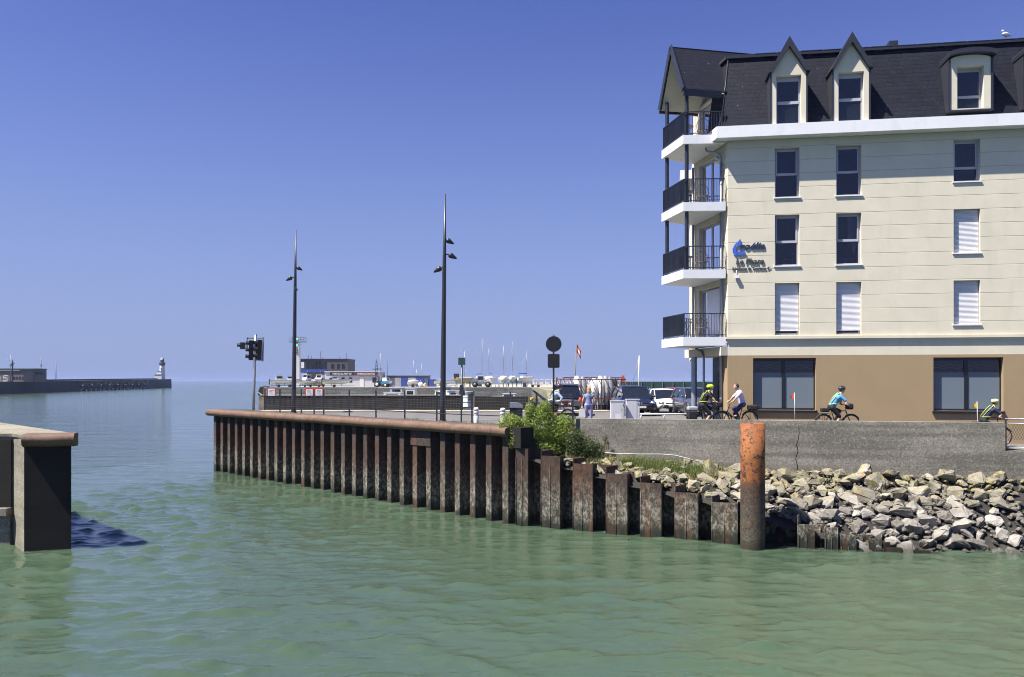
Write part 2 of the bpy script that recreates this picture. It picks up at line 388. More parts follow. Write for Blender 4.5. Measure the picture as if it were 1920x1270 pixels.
me.polygons.add(nq); me.polygons.foreach_set('loop_start', np.arange(nq, dtype=np.int32) * 4); me.polygons.foreach_set('use_smooth', np.ones(nq, bool))
me.update(calc_edges=True); me.validate()
tag(link('water', me, M['water']), kind='structure')

# ------------------------------------------------------------------ quay ground
GZ = 3.65
WA, WB = Vector((2.55, 31.9, 0)), Vector((17.7, 28.7, 0)); wt = (WB - WA).normalized(); wn_ = Vector((-wt.y, wt.x, 0))   # concrete wall line, inward normal
def wall_y(x): return WA.y + (x - WA.x) * wt.y / wt.x
b = MB(); b.prism([(-18.2, 50.6), (.6, 31.8), (2.4, 32.15), (10, wall_y(10) + .3), (10, 330), (10, 330), (4, 330), (4, 51.9), (-16.2, 51.9)], -1.5, GZ)
tag(b.build('quay_pavement', M['asphalt']), kind='structure')
b = MB()
gx = [10, 13, 16, 19, 60]; gz = [GZ, GZ - .08, GZ - .32, GZ - .6, GZ - .6]
for i in range(4):
    y0a, y0b = wall_y(gx[i]) + .3, wall_y(gx[i + 1]) + .3
    b.add([(gx[i], y0a, gz[i]), (gx[i + 1], y0b, gz[i + 1]), (gx[i + 1], 330, gz[i + 1]), (gx[i], 330, gz[i]), (gx[i], y0a, 0), (gx[i + 1], y0b, 0)], [(0, 1, 2, 3), (4, 5, 1, 0)])
tag(b.build('quay_road', M['asphalt']), kind='structure')
b = MB(); b.box(-15.6, 6, 49.2, 50.78, GZ - .1, GZ + .09)
tag(b.build('kerb_strip', M['pavement']), kind='structure')

# sheet pile wall -------------------------------------------------
W0, W1 = Vector((-18.77, 50.0, 0)), Vector((.1, 31.0, 0)); t1 = (W1 - W0).normalized(); n1 = Vector((t1.y, -t1.x, 0)); n1 = n1 if n1.y < 0 else -n1
Lw = (W1 - W0).length; NP = 28; per = Lw / NP; a1 = math.atan2(t1.y, t1.x)
spw = thing('sheet_pile_wall', W0, 'long rusty sheet pile quay wall with rounded brown nosing running out to sea', 'quay wall', a1)
def pile_mesh():                                      # local x along the wall, y = outward is -y
    b = MB(); pr = [(0, .50), (.17, .50), (.27, 0), (.285, -.012), (.585, -.012), (.60, 0), (.70, .50), (per, .50)]
    zs = [-1.6, 0, 1.2, 2.4, 3.47]
    v = [(x, y + .012, z) for z in zs for x, y in pr]; n = len(pr)
    b.add(v, [(j * n + i, j * n + i + 1, (j + 1) * n + i + 1, (j + 1) * n + i) for j in range(4) for i in range(n - 1)])
    b.tube([(.05, .46, -1.6), (.05, .46, 2.9)], .03, 6)
    return b.mesh('pile')
pm = pile_mesh()
flip = 1 if (Matrix.Rotation(a1, 3, 'Z') @ Vector((0, -1, 0))).dot(n1) > 0 else -1
assert flip == 1
for i in range(NP):
    o = link('pile', pm, M['pile'], spw); o.location = (i * per, 0, random.uniform(-.04, 0))
# bolt holes on the flanges and a patch plate
hb = MB()
for i in range(NP):
    if i % 3: hb.box(i * per + .40, i * per + .435, -.014, .0, 3.12, 3.18)
tag(hb.build('bolt_hole', M['black'], spw), kind='stuff')
b = MB(); b.box(22 * per - .78, 22 * per + .62, -.035, -.01, 2.75, 3.44); b.build('patch_plate', M['pile'], spw)
def cap_mesh(x0, x1, z_top=3.81, r=.2, back=.75, nseg=24):
    b = MB(); pr = [(back, 3.40)] + [(back, z_top)]
    pr = [(back, z_top)] + [(-.10 - r * math.sin(a), z_top - r + r * math.cos(a)) for a in np.linspace(0, math.pi * .95, 9)] + [(.06, 3.40), (back, 3.40)]
    n = len(pr); v = []
    for j in range(nseg + 1):
        x = x0 + (x1 - x0) * j / nseg
        v += [(x, y + .012 * math.sin(j * 1.7), z + .008 * math.sin(j * 2.3)) for y, z in pr]
    f = [(j * n + i, j * n + (i + 1) % n, (j + 1) * n + (i + 1) % n, (j + 1) * n + i) for j in range(nseg) for i in range(n)]
    b.add(v, f, True); b.add(v[:n], [tuple(range(n))]); b.add(v[-n:], [tuple(reversed(range(n)))])
    return b
cap_mesh(-.25, Lw - .25).build('nosing', M['cap'], spw)
b = MB(); b.box(Lw - .25, Lw + .35, -.02, .7, 3.0, 3.79); b.build('end_plate', M['shaded_steel'], spw)

# stepped sheet piles ---------------------------------------------
S = [Vector((.1, 31.0, 0)), Vector((7.73, 27.3, 0)), Vector((13.2, 25.95, 0))]
def on_line(px, a, c):
    k = (px - CX) / F; d = c - a; s = (k * a.y - a.x) / (d.x - k * d.y); return a + d * s
stp = thing('stepped_sheet_pile_wall', (0, 0, 0), 'wide encrusted sheet piles stepping down in height from the bush to the rocks', 'retaining wall')
def wide_pile(pxa, pxb, pxc, ztop, zrec, a, c, depth=.7):
    A, B, Cc = on_line(pxa, a, c), on_line(pxb, a, c), on_line(pxc, a, c)
    d = (c - a).normalized(); inn = Vector((-d.y, d.x, 0)); inn = inn if inn.y > 0 else -inn
    b = MB()
    def sheet(p, q, zt, th=.03):
        n_ = Vector((-(q - p).y, (q - p).x, 0)).normalized() * th
        b.prism([(p.x, p.y), (q.x, q.y), (q.x + n_.x, q.y + n_.y), (p.x + n_.x, p.y + n_.y)], -1.6, zt)
    sheet(A, B, ztop)
    B2 = B + inn * depth - d * .1; C2 = Cc + inn * depth + d * .2
    sheet(B + d * .002, B2, ztop); sheet(B2, C2, zrec); sheet(C2, Cc - d * .002, zrec)
    for q in (A + (B - A) * .48, A + (B - A) * .02): b.tube([(q.x, q.y - .012, -1.6), (q.x, q.y - .012, ztop - .35)], .018, 6)
    mid = (B2 + C2) / 2; b.tube([(mid.x, mid.y - .02, -1.6), (mid.x, mid.y - .02, zrec - .1)], .025, 6)
    o = b.build('pile', M['pile'], stp); return o
tops = [2.98, 2.74, 2.5, 2.2, 1.93, 1.66, 1.40]
fl = [(967, 990, 1014), (1014, 1050, 1074), (1074, 1111, 1136), (1136, 1176, 1200), (1200, 1240, 1265), (1265, 1309, 1334), (1334, 1383, 1400)]
for i, ((p, q, r_), z) in enumerate(zip(fl, tops)): wide_pile(p, q, r_, z, z - .06, S[0], S[1])
for (p, q, r_, z, zr, dep) in [(1400, 1429, 1495, 1.1, 1.08, .8), (1496, 1528, 1546, .78, .74, .4), (1547, 1572, 1576, .72, .5, .1), (1577, 1606, 1629, .47, .45, .4), (1630, 1654, 1657, .42, .3, .1), (1658, 1692, 1712, .14, .1, .3), (1713, 1745, 1760, .1, .0, .3)]:
    wide_pile(p, q, r_, z, zr, S[1], S[2], dep)

# mooring post ---------------------------------------------------
b = MB(); n = 28; ro, ri = .40, .37
b.lathe([(ro, -2), (ro, 0), (ro, 1.5), (ro, 3), (ro, 4.18), (ri, 4.18), (ri, 3.7), (.01, 3.68)], n)
tag(b.build('mooring_post', M['post'], None, (8.05, 26.75, 0)), 'tall round orange rusty steel post standing in the water', 'mooring post')

# left pier head --------------------------------------------------
P1, P2, P3 = Vector((-16.95, 27.2, 0)), Vector((-16.03, 26.28, 0)), Vector((-14.72, 26.72, 0))
ph = thing('harbour_wall', (0, 0, 0), 'dark concrete and steel pier head at the left edge with rounded brown nosing', 'quay wall')
b = MB(); b.prism([(P1.x, P1.y), (P2.x, P2.y), (P2.x + .3, P2.y + .4), (-15.3, 27.6), (-36, 48), (-60, 48), (-60, 27.2)], -1.6, 3.70)
b.build('wall', M['concrete_light'], ph)
b = MB(); e = Vector((.05, -.05, 0)); b.prism([(P2.x + .02, P2.y + .0), (P3.x, P3.y), (-15.2, 27.45), (-15.9, 26.95)], -1.6, 3.46)
b.build('steel_facing', M['shaded_steel'], ph)
d = (P3 - P2).normalized(); aa = math.atan2(d.y, d.x)
cap_mesh(0, 1.52, 3.84, .2, .5, 4).build('nosing', M['cap'], ph, (P2.x - .02, P2.y, 0), aa)
b = MB(); b.prism([(P1.x - .02, P1.y - .05), (P2.x, P2.y), (-14.6, 26.85), (-15.3, 27.7), (-36, 48.4), (-60, 48), (-60, 27.15)], 3.703, 3.80)
b.build('deck', M['concrete_light'], ph)
b = MB(); b.box(-30, -16.98, 26.85, 27.199, 1.05, 1.3); b.box(-30, -16.98, 27.05, 27.198, -1.6, 1.05); b.build('ledge', M['concrete'], ph)
b = MB(); b.box(-30, -16.98, 27.12, 27.19, 1.3, 3.6); b.build('shade_sheet', M['shaded_steel'], ph)  # dark sheet over the recessed wall, standing in for its shadow

# concrete wall ---------------------------------------------------
wa = math.atan2(wt.y, wt.x); cw = thing('concrete_wall', WA, 'weathered grey concrete wall above the rocks, cracked near the middle', 'wall', wa)
LW = (WB - WA).length; zt, zb_ = 4.09, 1.6
uc = 8.35                                             # crack position along the wall
jag = [(zb_, 0), (2.4, .03), (2.65, -.03), (2.95, .05), (3.2, .0), (3.4, .07), (3.65, .10), (3.85, .07), (zt, .09)]
gap = [.035, .032, .028, .035, .03, .03, .022, .006, .004]
b = MB(); b.face_prism([(0, zb_)] + [(uc + j, z) for z, j in jag] + [(0, zt)], 0, .34); b.build('wall_section', M['concrete'], cw)
b = MB(); b.face_prism([(LW, zb_)] + [(LW, zt)] + [(uc + j + g, z) for (z, j), g in list(zip(jag, gap))[::-1]], 0, .34); b.build('wall_section', M['concrete'], cw)
b = MB(); b.box(uc - .3, uc + .3, .2, .33, zb_, zt - .03); b.build('crack_backing', M['black'], cw)  # black backing added in place of the shade inside the crack
b = MB(); b.box(LW - .02, LW + 14, -.02, .36, 1.5, 3.08); b.build('low_parapet', M['concrete'], cw)
# guard rail on the low parapet
gr = thing('guard_rail', WB + wt * .05 + wn_ * .12, 'grey mesh guard rail beyond the right end of the concrete wall', 'railing', wa)
for u in (0, 2, 4): b = MB(); b.bar((u, 0, 3.08), (u, 0, 4.22), .05); b.build('post', M['anthracite'], gr)
b = MB(); b.tube([(-.02, 0, 4.22), (4, 0, 4.22)], .022, 8); b.tube([(-.02, 0, 4.06), (4, 0, 4.06)], .018, 8); b.tube([(0, 0, 3.2), (4, 0, 3.2)], .018, 8); b.build('rail', M['galv'], gr)
b = MB()
for k in range(46):
    u = k * .09
    b.bar((u, 0, 3.46), (u + .3, 0, 4.04), .012, .006); b.bar((u + .3, .008, 3.46), (u, .008, 4.04), .012, .006)
tag(b.build('mesh_panel', M['anthracite'], gr), kind='stuff')

# ------------------------------------------------------------------ rock embankment
fe = [(.3, 30.95, 2.75), (7.73, 27.45, 1.25), (11.9, 26.35, .0), (17, 25.65, -.45), (26, 24.2, -.5)]
be = [(2.2, 31.9, 2.75), (10, wall_y(10), 2.22), (14, wall_y(14), 2.2), (18, wall_y(18), 2.2), (27, wall_y(27), 2.2)]
def lerp_poly(P, a):
    s = a * (len(P) - 1); i = min(int(s), len(P) - 2); return Vector(P[i]).lerp(Vector(P[i + 1]), s - i)
def slope(a, bb): return lerp_poly(fe, a).lerp(lerp_poly(be, a), bb)
b = MB(); NA, NB = 60, 10; v = []
for i in range(NA + 1):
    for j in range(NB + 1):
        p = slope(i / NA, j / NB); v.append((p.x, p.y, p.z - .16 + .05 * math.sin(i * 2.1 + j * 3.3)))
b.add(v, [(i * (NB + 1) + j, (i + 1) * (NB + 1) + j, (i + 1) * (NB + 1) + j + 1, i * (NB + 1) + j + 1) for i in range(NA) for j in range(NB)], True)
emb = tag(b.build('rock_embankment', M['gravel']), kind='structure')
rocks = []
for k in range(26):
    bm = bmesh.new(); sx, sy, sz = random.uniform(.85, 1.2), random.uniform(.7, 1), random.uniform(.55, .85)
    for i in range(random.randint(12, 20)):
        q = Vector((random.gauss(0, 1), random.gauss(0, 1), random.gauss(0, 1))).normalized()
        q *= random.uniform(.82, 1.05); bm.verts.new((q.x * sx, q.y * sy, q.z * sz))
    bmesh.ops.convex_hull(bm, input=bm.verts)
    for v_ in [v_ for v_ in bm.verts if not v_.link_faces]: bm.verts.remove(v_)
    bmesh.ops.bevel(bm, geom=list(bm.edges), offset=.035, segments=1, affect='EDGES')
    bmesh.ops.triangulate(bm, faces=list(bm.faces)); long_e = [e_ for e_ in bm.edges if e_.calc_length() > .45]; bmesh.ops.subdivide_edges(bm, edges=long_e, cuts=1)
    for v_ in bm.verts: v_.co += Vector((random.gauss(0, .028), random.gauss(0, .028), random.gauss(0, .028)))
    me = bpy.data.meshes.new('stone'); bm.to_mesh(me); bm.free(); me.materials.append(M['rock']); rocks.append(me)
cnt = 0; placed = []
random.seed(21)
cand = []
for row in range(11):
    for c in range(52):
        a = .02 + (c + random.uniform(.1, .9)) / 52 * .70; bb = (row + random.uniform(.1, .9)) / 11
        cand.append((a, bb))
random.shuffle(cand); big = 0
for a, bb in cand:
    p = slope(a, bb)
    if p.x > 18.6 or p.z < -.55: continue
    if p.x < 6.2 and bb > .52 - .05 * (p.x < 3): continue
    if p.x < 1.6 or (p.x < 11.5 and bb < .16): continue
    r = random.choice([.24, .29, .34, .40, .48]) * (1.05 if p.x > 7 else .8)
    if any((p - q).length < .53 * (r + rq) for q, rq in placed): continue
    placed.append((p, r))
    o = link('stone', random.choice(rocks), None, emb)
    o.location = p + Vector((0, 0, random.uniform(-.14, .04))); o.scale = (r * random.uniform(.9, 1.2), r * random.uniform(.8, 1.1), r * random.uniform(.8, 1.1))
    o.rotation_euler = (random.uniform(-.6, .6), random.uniform(-.6, .6), random.uniform(0, 6.28)); cnt += 1
    if cnt >= 298: break
print('ROCKS', cnt)
# small rubble between the stones
b = MB()
for i in range(1200):
    a, bb = random.uniform(.02, .82), random.uniform(0, 1); p = slope(a, bb)
    if p.x > 18.5 or (p.x < 11.5 and bb < .1): continue
    me = random.choice(rocks); r = random.uniform(.06, .19)
    Mx = Matrix.Translation(p + Vector((0, 0, -.05))) @ Matrix.Rotation(random.uniform(0, 6), 4, 'Z') @ Matrix.Rotation(random.uniform(-.7, .7), 4, 'X') @ Matrix.Scale(r, 4)
    b.add([v_.co for v_ in me.vertices], [tuple(f_.vertices) for f_ in me.polygons], False, Mx)
tag(b.build('rubble', M['rock'], emb), kind='stuff')
# ------------------------------------------------------------------ hotel
HB = thing('apartment_building', (9.18, 34.0, 0), 'cream four storey apartment building with slate mansard roof and corner balconies', 'building', math.atan2(-.147, .989))
UL = 17.0
def hp(b, name, mat, parent=None): return b.build(name, mat, parent or HB)
cols = [(1.92, 2.915), (4.387, 5.38), (8.96, 9.97), (12.9, 13.9)]
rows = {4: [(13.32, 15.40), (13.32, 15.40), (13.73, 15.43), (13.73, 15.43)], 3: [(10.44, 12.58), (10.44, 12.58), (10.82, 12.60), (10.82, 12.60)], 2: [(7.53, 9.705), (7.53, 9.705), (7.9, 9.69), (7.9, 9.69)]}
openings = [(c[0], c[1], z0, z1) for r in rows for c, (z0, z1) in zip(cols, rows[r])]
# cladding boards in courses, cut round the windows
course = [7.46]; hgt = .571
while course[-1] < 15.7: course.append(course[-1] + hgt)
course[-1] = 15.78
T = .24
def board(u0, u1, z0, z1, g0, g1):                    # front edges eased where a joint runs
    b = MB(); gd = .014
    prof = [(0 + (gd if g0 else 0), z0 + .002), (0, z0 + (.014 if g0 else 0)), (0, z1 - (.014 if g1 else 0)), (gd if g1 else 0, z1 - .0), (T, z1), (T, z0 + .002)]
    v = [(u0, y, z) for y, z in prof] + [(u1, y, z) for y, z in prof]; n = len(prof)
    b.add(v, [tuple(range(n)), tuple(reversed(range(n, 2 * n)))] + [(i, n + i, n + (i + 1) % n, (i + 1) % n) for i in range(n)])
    hp(b, 'cladding_board', M['cream'])
us = sorted(set([0.0, UL] + [x for c in cols for x in c]))
for z0, z1 in zip(course[:-1], course[1:]):
    for u0, u1 in zip(us[:-1], us[1:]):
        um = (u0 + u1) / 2; segs = [(z0, z1)]
        for (a, c, w0, w1) in openings:
            if a < um < c:
                ns = []
                for s0, s1 in segs:
                    if w1 <= s0 or w0 >= s1: ns.append((s0, s1)); continue
                    if w0 > s0: ns.append((s0, w0))
                    if w1 < s1: ns.append((w1, s1))
                segs = ns
        for s0, s1 in segs:
            if s1 - s0 > .01: board(u0, u1, s0, s1, abs(s0 - z0) < 1e-6, abs(s1 - z1) < 1e-6)

def window(u0, u1, z0, z1, y, shut=0, split=.46, sill=True, furn=0, room=True):
    """frame, panes, sill; shut = share of the opening covered by the roller shutter"""
    w = MB(); f = .07
    w.box(u0, u0 + f, y, y + .07, z0, z1); w.box(u1 - f, u1, y, y + .07, z0, z1)
    w.box(u0 + f, u1 - f, y + .001, y + .069, z1 - f - .05, z1); w.box(u0 + f, u1 - f, y + .001, y + .069, z0, z0 + f)
    zs = z0 + (z1 - z0) * split
    w.box(u0 + f, u1 - f, y - .02, y + .068, zs - .05, zs + .05)
    w.box(u0 + f, u0 + f + .05, y - .018, y + .05, zs + .05, z1 - f - .05); w.box(u1 - f - .05, u1 - f, y - .018, y + .05, zs + .05, z1 - f - .05)
    W = hp(w, 'window', M['frame_grey'])
    p = MB(); p.box(u0 + f, u1 - f, y + .03, y + .036, z0 + f, zs - .05); p.build('pane', M['glass'], W)
    p = MB(); p.box(u0 + f + .05, u1 - f - .05, y + .02, y + .026, zs + .05, z1 - f - .05); p.build('pane', M['glass'], W)
    if sill:
        s = MB(); s.box(u0 - .05, u1 + .05, -.05, y + .02, z0 - .05, z0 - .002); s.build('sill', M['white'], W)
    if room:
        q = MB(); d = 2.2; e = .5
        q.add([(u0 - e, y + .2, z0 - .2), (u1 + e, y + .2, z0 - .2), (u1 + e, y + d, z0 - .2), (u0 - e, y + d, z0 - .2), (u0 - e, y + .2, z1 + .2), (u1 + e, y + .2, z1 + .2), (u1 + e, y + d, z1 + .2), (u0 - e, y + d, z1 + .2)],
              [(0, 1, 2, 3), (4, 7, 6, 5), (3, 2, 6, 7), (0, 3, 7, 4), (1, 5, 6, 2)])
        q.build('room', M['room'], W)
    if shut:
        zb = z1 - (z1 - z0) * shut; s = MB(); n = int((z1 - zb) / .05)
        for i in range(n):
            a = zb + (z1 - zb) * i / n; c = zb + (z1 - zb) * (i + 1) / n; m_ = (c - a)
            pr = [(y - .040, a + m_ * .12), (y - .052, a + m_ * .35), (y - .048, a + m_ * .72), (y - .040, a + m_ * .84), (y - .034, c + m_ * .12)]
            v = [(u0 + .012, yy, zz) for yy, zz in pr] + [(u1 - .012, yy, zz) for yy, zz in pr]
            s.add(v, [(k, k + 5, k + 6, k + 1) for k in range(4)])
        s.box(u0 + .012, u1 - .012, y - .055, y - .03, zb - .05, zb)
        tag(s.build('shutter', M['shutter'], W), kind='stuff')
    return W
for r in rows:
    for i, (c, (z0, z1)) in enumerate(zip(cols, rows[r])):
        sh = 0
        if r == 2: sh = .90 if i < 2 else .985
        if r == 3 and i == 2: sh = .97
        window(c[0], c[1], z0, z1, .20, sh, .48 if i < 2 else .34, sill=not (r == 2 and i < 2))
# chairs and curtains seen inside two of the third row windows
def indoor_chair(u, y, z, flipx=1):
    b = MB()
    for dx, dy in ((0, 0), (.4, 0), (0, .4), (.4, .4)): b.box(u + dx * flipx - .018, u + dx * flipx + .018, y + dy - .018, y + dy + .018, z, z + (.95 if dx else .45))
    b.box(min(u, u + .42 * flipx), max(u, u + .42 * flipx), y - .02, y + .42, z + .43, z + .46)
    b.bar((u + .4 * flipx, y, z + .55), (u + .4 * flipx, y + .4, z + .9), .02, .03); b.bar((u + .4 * flipx, y + .4, z + .55), (u + .4 * flipx, y, z + .9), .02, .03)
    b.box(u + .4 * flipx - .015, u + .4 * flipx + .015, y, y + .4, z + .88, z + .94)
    return b
M['pale_wood'] = simple('pale_chair', (.5, .48, .46), .6, var=.1)
for lab, u, fx in (('pale dining chair inside the window beside the wall lettering', 2.45, 1), ('pale dining chair inside the second window of the middle row', 4.95, 1)):
    o = indoor_chair(u, .65, 10.34, fx).build('dining_chair', M['pale_wood'], None, HB.location, HB.rotation_euler.z); tag(o, lab, 'chair')
b = MB()
for k in range(24):
    x = 4.95 + k * .018; b.box(x, x + .017, .42 + .02 * math.sin(k * 1.3), .44 + .02 * math.sin(k * 1.3), 11.2 + .25 * math.sin(k * .35), 12.5)
tag(b.build('curtain', M['white'], None, HB.location, HB.rotation_euler.z), 'white lace curtain gathered in the second window of the middle row', 'curtain')

# ledge, pale band, ground floor
b = MB(); b.box(-.1, UL, -.10, T, 7.36, 7.458); b.box(-.06, UL, -.055, T, 7.28, 7.36); b.box(-.1, UL, -.02, T, 7.20, 7.28); hp(b, 'ledge', M['cream'])
b = MB(); b.box(0, UL, 0, T, 6.67, 7.20); hp(b, 'band', M['cream'])
gw = [(1.03, 3.58), (8.18, 10.84), (14.5, 16.2)]; gz0, gz1 = 4.36, 6.55
b = MB(); e = [0.0] + [x for g in gw for x in g] + [UL]
for i in range(0, len(e), 2): b.box(e[i], e[i + 1], -.012, T, 2.6, 6.668)
for g in gw: b.box(g[0], g[1], -.012, T, 2.6, gz0); b.box(g[0], g[1], -.012, T, gz1, 6.668)
hp(b, 'ground_floor_wall', M['brown_wall'])
for g in gw:
    y = .22; u0, u1 = g; um = u0 + (u1 - u0) * .5; f = .05; b = MB()
    b.box(u0, u0 + f, y - .02, y + .06, gz0, gz1); b.box(u1 - f, u1, y - .02, y + .06, gz0, gz1); b.box(u0 + f, u1 - f, y - .02, y + .06, gz1 - .12, gz1); b.box(u0 + f, u1 - f, y - .02, y + .06, gz0, gz0 + .08)
    b.box(um - .07, um + .07, y - .03, y + .06, gz0 + .08, gz1 - .12)
    W = hp(b, 'shop_window', M['dark_frame'])
    for a, c in ((u0 + f, um - .07), (um + .07, u1 - f)):
        q = MB(); q.box(a, c, y + .02, y + .026, gz0 + .08, gz1 - .12); q.build('pane', M['glass'], W)
        q = MB(); q.box(a, c, y + .008, y + .014, gz0 + .08, gz0 + 1.58); q.build('frosted_film', M['film'], W)
    q = MB()
    for zz in (gz1 - .32, gz1 - .42):
        for k in range(40): q.bar((u0 + .1 + (u1 - u0 - .2) * k / 40, y + .034, zz + .03 * math.sin(k * .75)), (u0 + .1 + (u1 - u0 - .2) * (k + 1) / 40, y + .034, zz + .03 * math.sin((k + 1) * .75)), .006, .014)
    tag(q.build('wave_decal', M['frame_grey'], W), kind='stuff')
    q = MB(); q.box(u0 - .04, u1 + .04, -.09, y + .02, gz0 - .1, gz0 - .003); q.build('sill', M['dark_frame'], W)
    q = MB(); d = 3.5
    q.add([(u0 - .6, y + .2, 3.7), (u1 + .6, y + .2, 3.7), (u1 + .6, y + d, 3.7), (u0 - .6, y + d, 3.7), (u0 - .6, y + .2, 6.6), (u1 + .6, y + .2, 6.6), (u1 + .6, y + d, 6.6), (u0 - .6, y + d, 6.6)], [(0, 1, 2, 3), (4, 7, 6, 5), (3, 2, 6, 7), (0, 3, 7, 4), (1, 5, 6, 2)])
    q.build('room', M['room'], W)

# corner facet: local line from (0,0) along w
w_ = Vector((-.342, .94, 0)); fn = Vector((-.94, -.342, 0)); LF = 3.6
Mf = Matrix(((w_.x, -fn.x, 0, 0), (w_.y, -fn.y, 0, 0), (0, 0, 1, 0), (0, 0, 0, 1)))   # facet frame: x along, y inward
def fbox(b, l0, l1, y0, y1, z0, z1): return b.box(l0, l1, y0, y1, z0, z1, Mf)
slabs = [7.46, 10.33, 13.20, 16.06]
for z0, z1 in zip(course[:-1], course[1:]):           # boards on the short corner face, same joints as the front
    for l0, l1 in ((.0, .78), (2.85, LF)):
        b = MB(); pr = [(.014, z0 + .002), (0, z0 + .014), (0, z1 - .014), (.014, z1), (T, z1), (T, z0 + .002)]; n = 6
        v = [(l0, y, z) for y, z in pr] + [(l1, y, z) for y, z in pr]
        b.add(v, [tuple(reversed(range(n))), tuple(range(n, 2 * n))] + [(i, (i + 1) % n, n + (i + 1) % n, n + i) for i in range(n)], False, Mf)
        hp(b, 'cladding_board', M['cream'])
b = MB()
for i, s in enumerate(slabs): b = MB(); fbox(b, .78, 2.85, 0, T, s + 2.25 if i < 3 else s + 2.0, (slabs[i + 1] - .0) if i < 3 else s + 2.1); hp(b, 'lintel', M['cream'])
for i in range(4):                                    # balcony doors
    s = slabs[i]; b = MB(); y = .14; l0, l1, z0, z1 = .80, 2.83, s + .03, s + (2.23 if i < 3 else 2.0); f = .07; lm = (l0 + l1) / 2
    for a, c in ((l0, l0 + f), (l1 - f, l1), (lm - .06, lm + .06)): fbox(b, a, c, y, y + .07, z0, z1)
    fbox(b, l0, l1, y + .002, y + .068, z1 - .09, z1); fbox(b, l0, l1, y + .002, y + .068, z0, z0 + .09)
    D = hp(b, 'balcony_door', M['frame_grey'])
    for a, c in ((l0 + f, lm - .06), (lm + .06, l1 - f)):
        q = MB(); fbox(q, a, c, y + .03, y + .036, z0 + .09, z1 - .09); q.build('pane', M['glass'], D)
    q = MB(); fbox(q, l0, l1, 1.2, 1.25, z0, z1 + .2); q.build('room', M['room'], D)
    if i == 0:
        q = MB(); fbox(q, l0 + f, lm + .4, y - .04, y - .02, z0 + .1, z1 - .05); q.build('shutter', M['shutter'], D)
# far side wall
b = MB(); fe_ = w_ * LF; b.prism([(fe_.x, fe_.y), (fe_.x + .45, fe_.y + 8.4), (fe_.x + .75, fe_.y + 8.4), (fe_.x + .3, fe_.y + .05)], 6.7, 16.0); hp(b, 'side_wall', M['cream'])
b = MB(); b.prism([(fe_.x - .5, fe_.y + 1.0), (fe_.x - .15, fe_.y + 8), (fe_.x + .3, fe_.y + 8), (fe_.x + .05, fe_.y + 1.0)], 15.3, 15.75); hp(b, 'side_fascia', M['white'])
# ground floor corner: brown return, entrance recess, pillar, beam
b = MB(); fbox(b, .012, .55, -.012, .9, 2.6, 6.668); hp(b, 'ground_floor_return', M['brown_wall'])
b = MB(); fbox(b, .55, 3.3, .88, .95, 3.4, 6.7); q = hp(b, 'entrance', M['dark_frame'])
b = MB(); fbox(b, .75, 1.7, .84, .87, 3.7, 6.2); fbox(b, 1.78, 2.7, .84, .87, 3.7, 6.2); b.build('pane', M['car_glass'], q)
b = MB(); fbox(b, .02, 3.75, -.32, .85, 6.67, 7.04); hp(b, 'entrance_beam', M['cream'])
b = MB(); b.lathe([(.125, 3.5), (.125, 6.67)], 18, Matrix.Translation((-1.27, 1.83, 0))); hp(b, 'pillar', M['zinc'])

# balconies
BP = [(-.10, -.02), (-1.88, -.2), (-2.70, 2.03), (-1.18, 3.2)]
def rail_run(b, p, q, s, n):
    p = Vector((*p, 0)); q = Vector((*q, 0)); H = s + 1.0
    b.bar(p + Vector((0, 0, H)), q + Vector((0, 0, H)), .05, .035); b.bar(p + Vector((0, 0, s + .09)), q + Vector((0, 0, s + .09)), .035, .03)
    for k in range(n + 1):
        c = p.lerp(q, k / n); dr = (q - p).normalized(); nr = Vector((-dr.y, dr.x, 0)); wd = .03 if k in (0, n) else .014; dp = .034; z0 = s if k in (0, n) else s + .1
        b.add([c + dr * (i * wd / 2) + nr * (j * dp / 2) + Vector((0, 0, z)) for z in (z0, H - .02) for j in (-1, 1) for i in (-1, 1)], [(0, 2, 3, 1), (4, 5, 7, 6), (0, 1, 5, 4), (2, 6, 7, 3), (0, 4, 6, 2), (1, 3, 7, 5)])
for i, s in enumerate(slabs):
    b = MB(); b.prism(BP, s - .37, s); B = hp(b, 'balcony', M['white'])
    b = MB(); ins = [(-.12, -.0 + .03), (-1.83, -.13), (-2.62, 2.0), (-1.25, 3.08)]
    rail_run(b, ins[0], ins[1], s, 15); rail_run(b, ins[1], ins[2], s, 24); rail_run(b, ins[2], ins[3], s, 14)
    tag(b.build('railing', M['railing'], B), kind='stuff')
for i in range(1, 4):
    top = slabs[i + 1] - .37 if i < 3 else 18.2
    for c in ((-1.72, .0), (-2.46, 1.92)):
        b = MB(); b.lathe([(.085, slabs[i]), (.085, top)], 14, Matrix.Translation((c[0], c[1], 0))); hp(b, 'balcony_column', M['railing'])

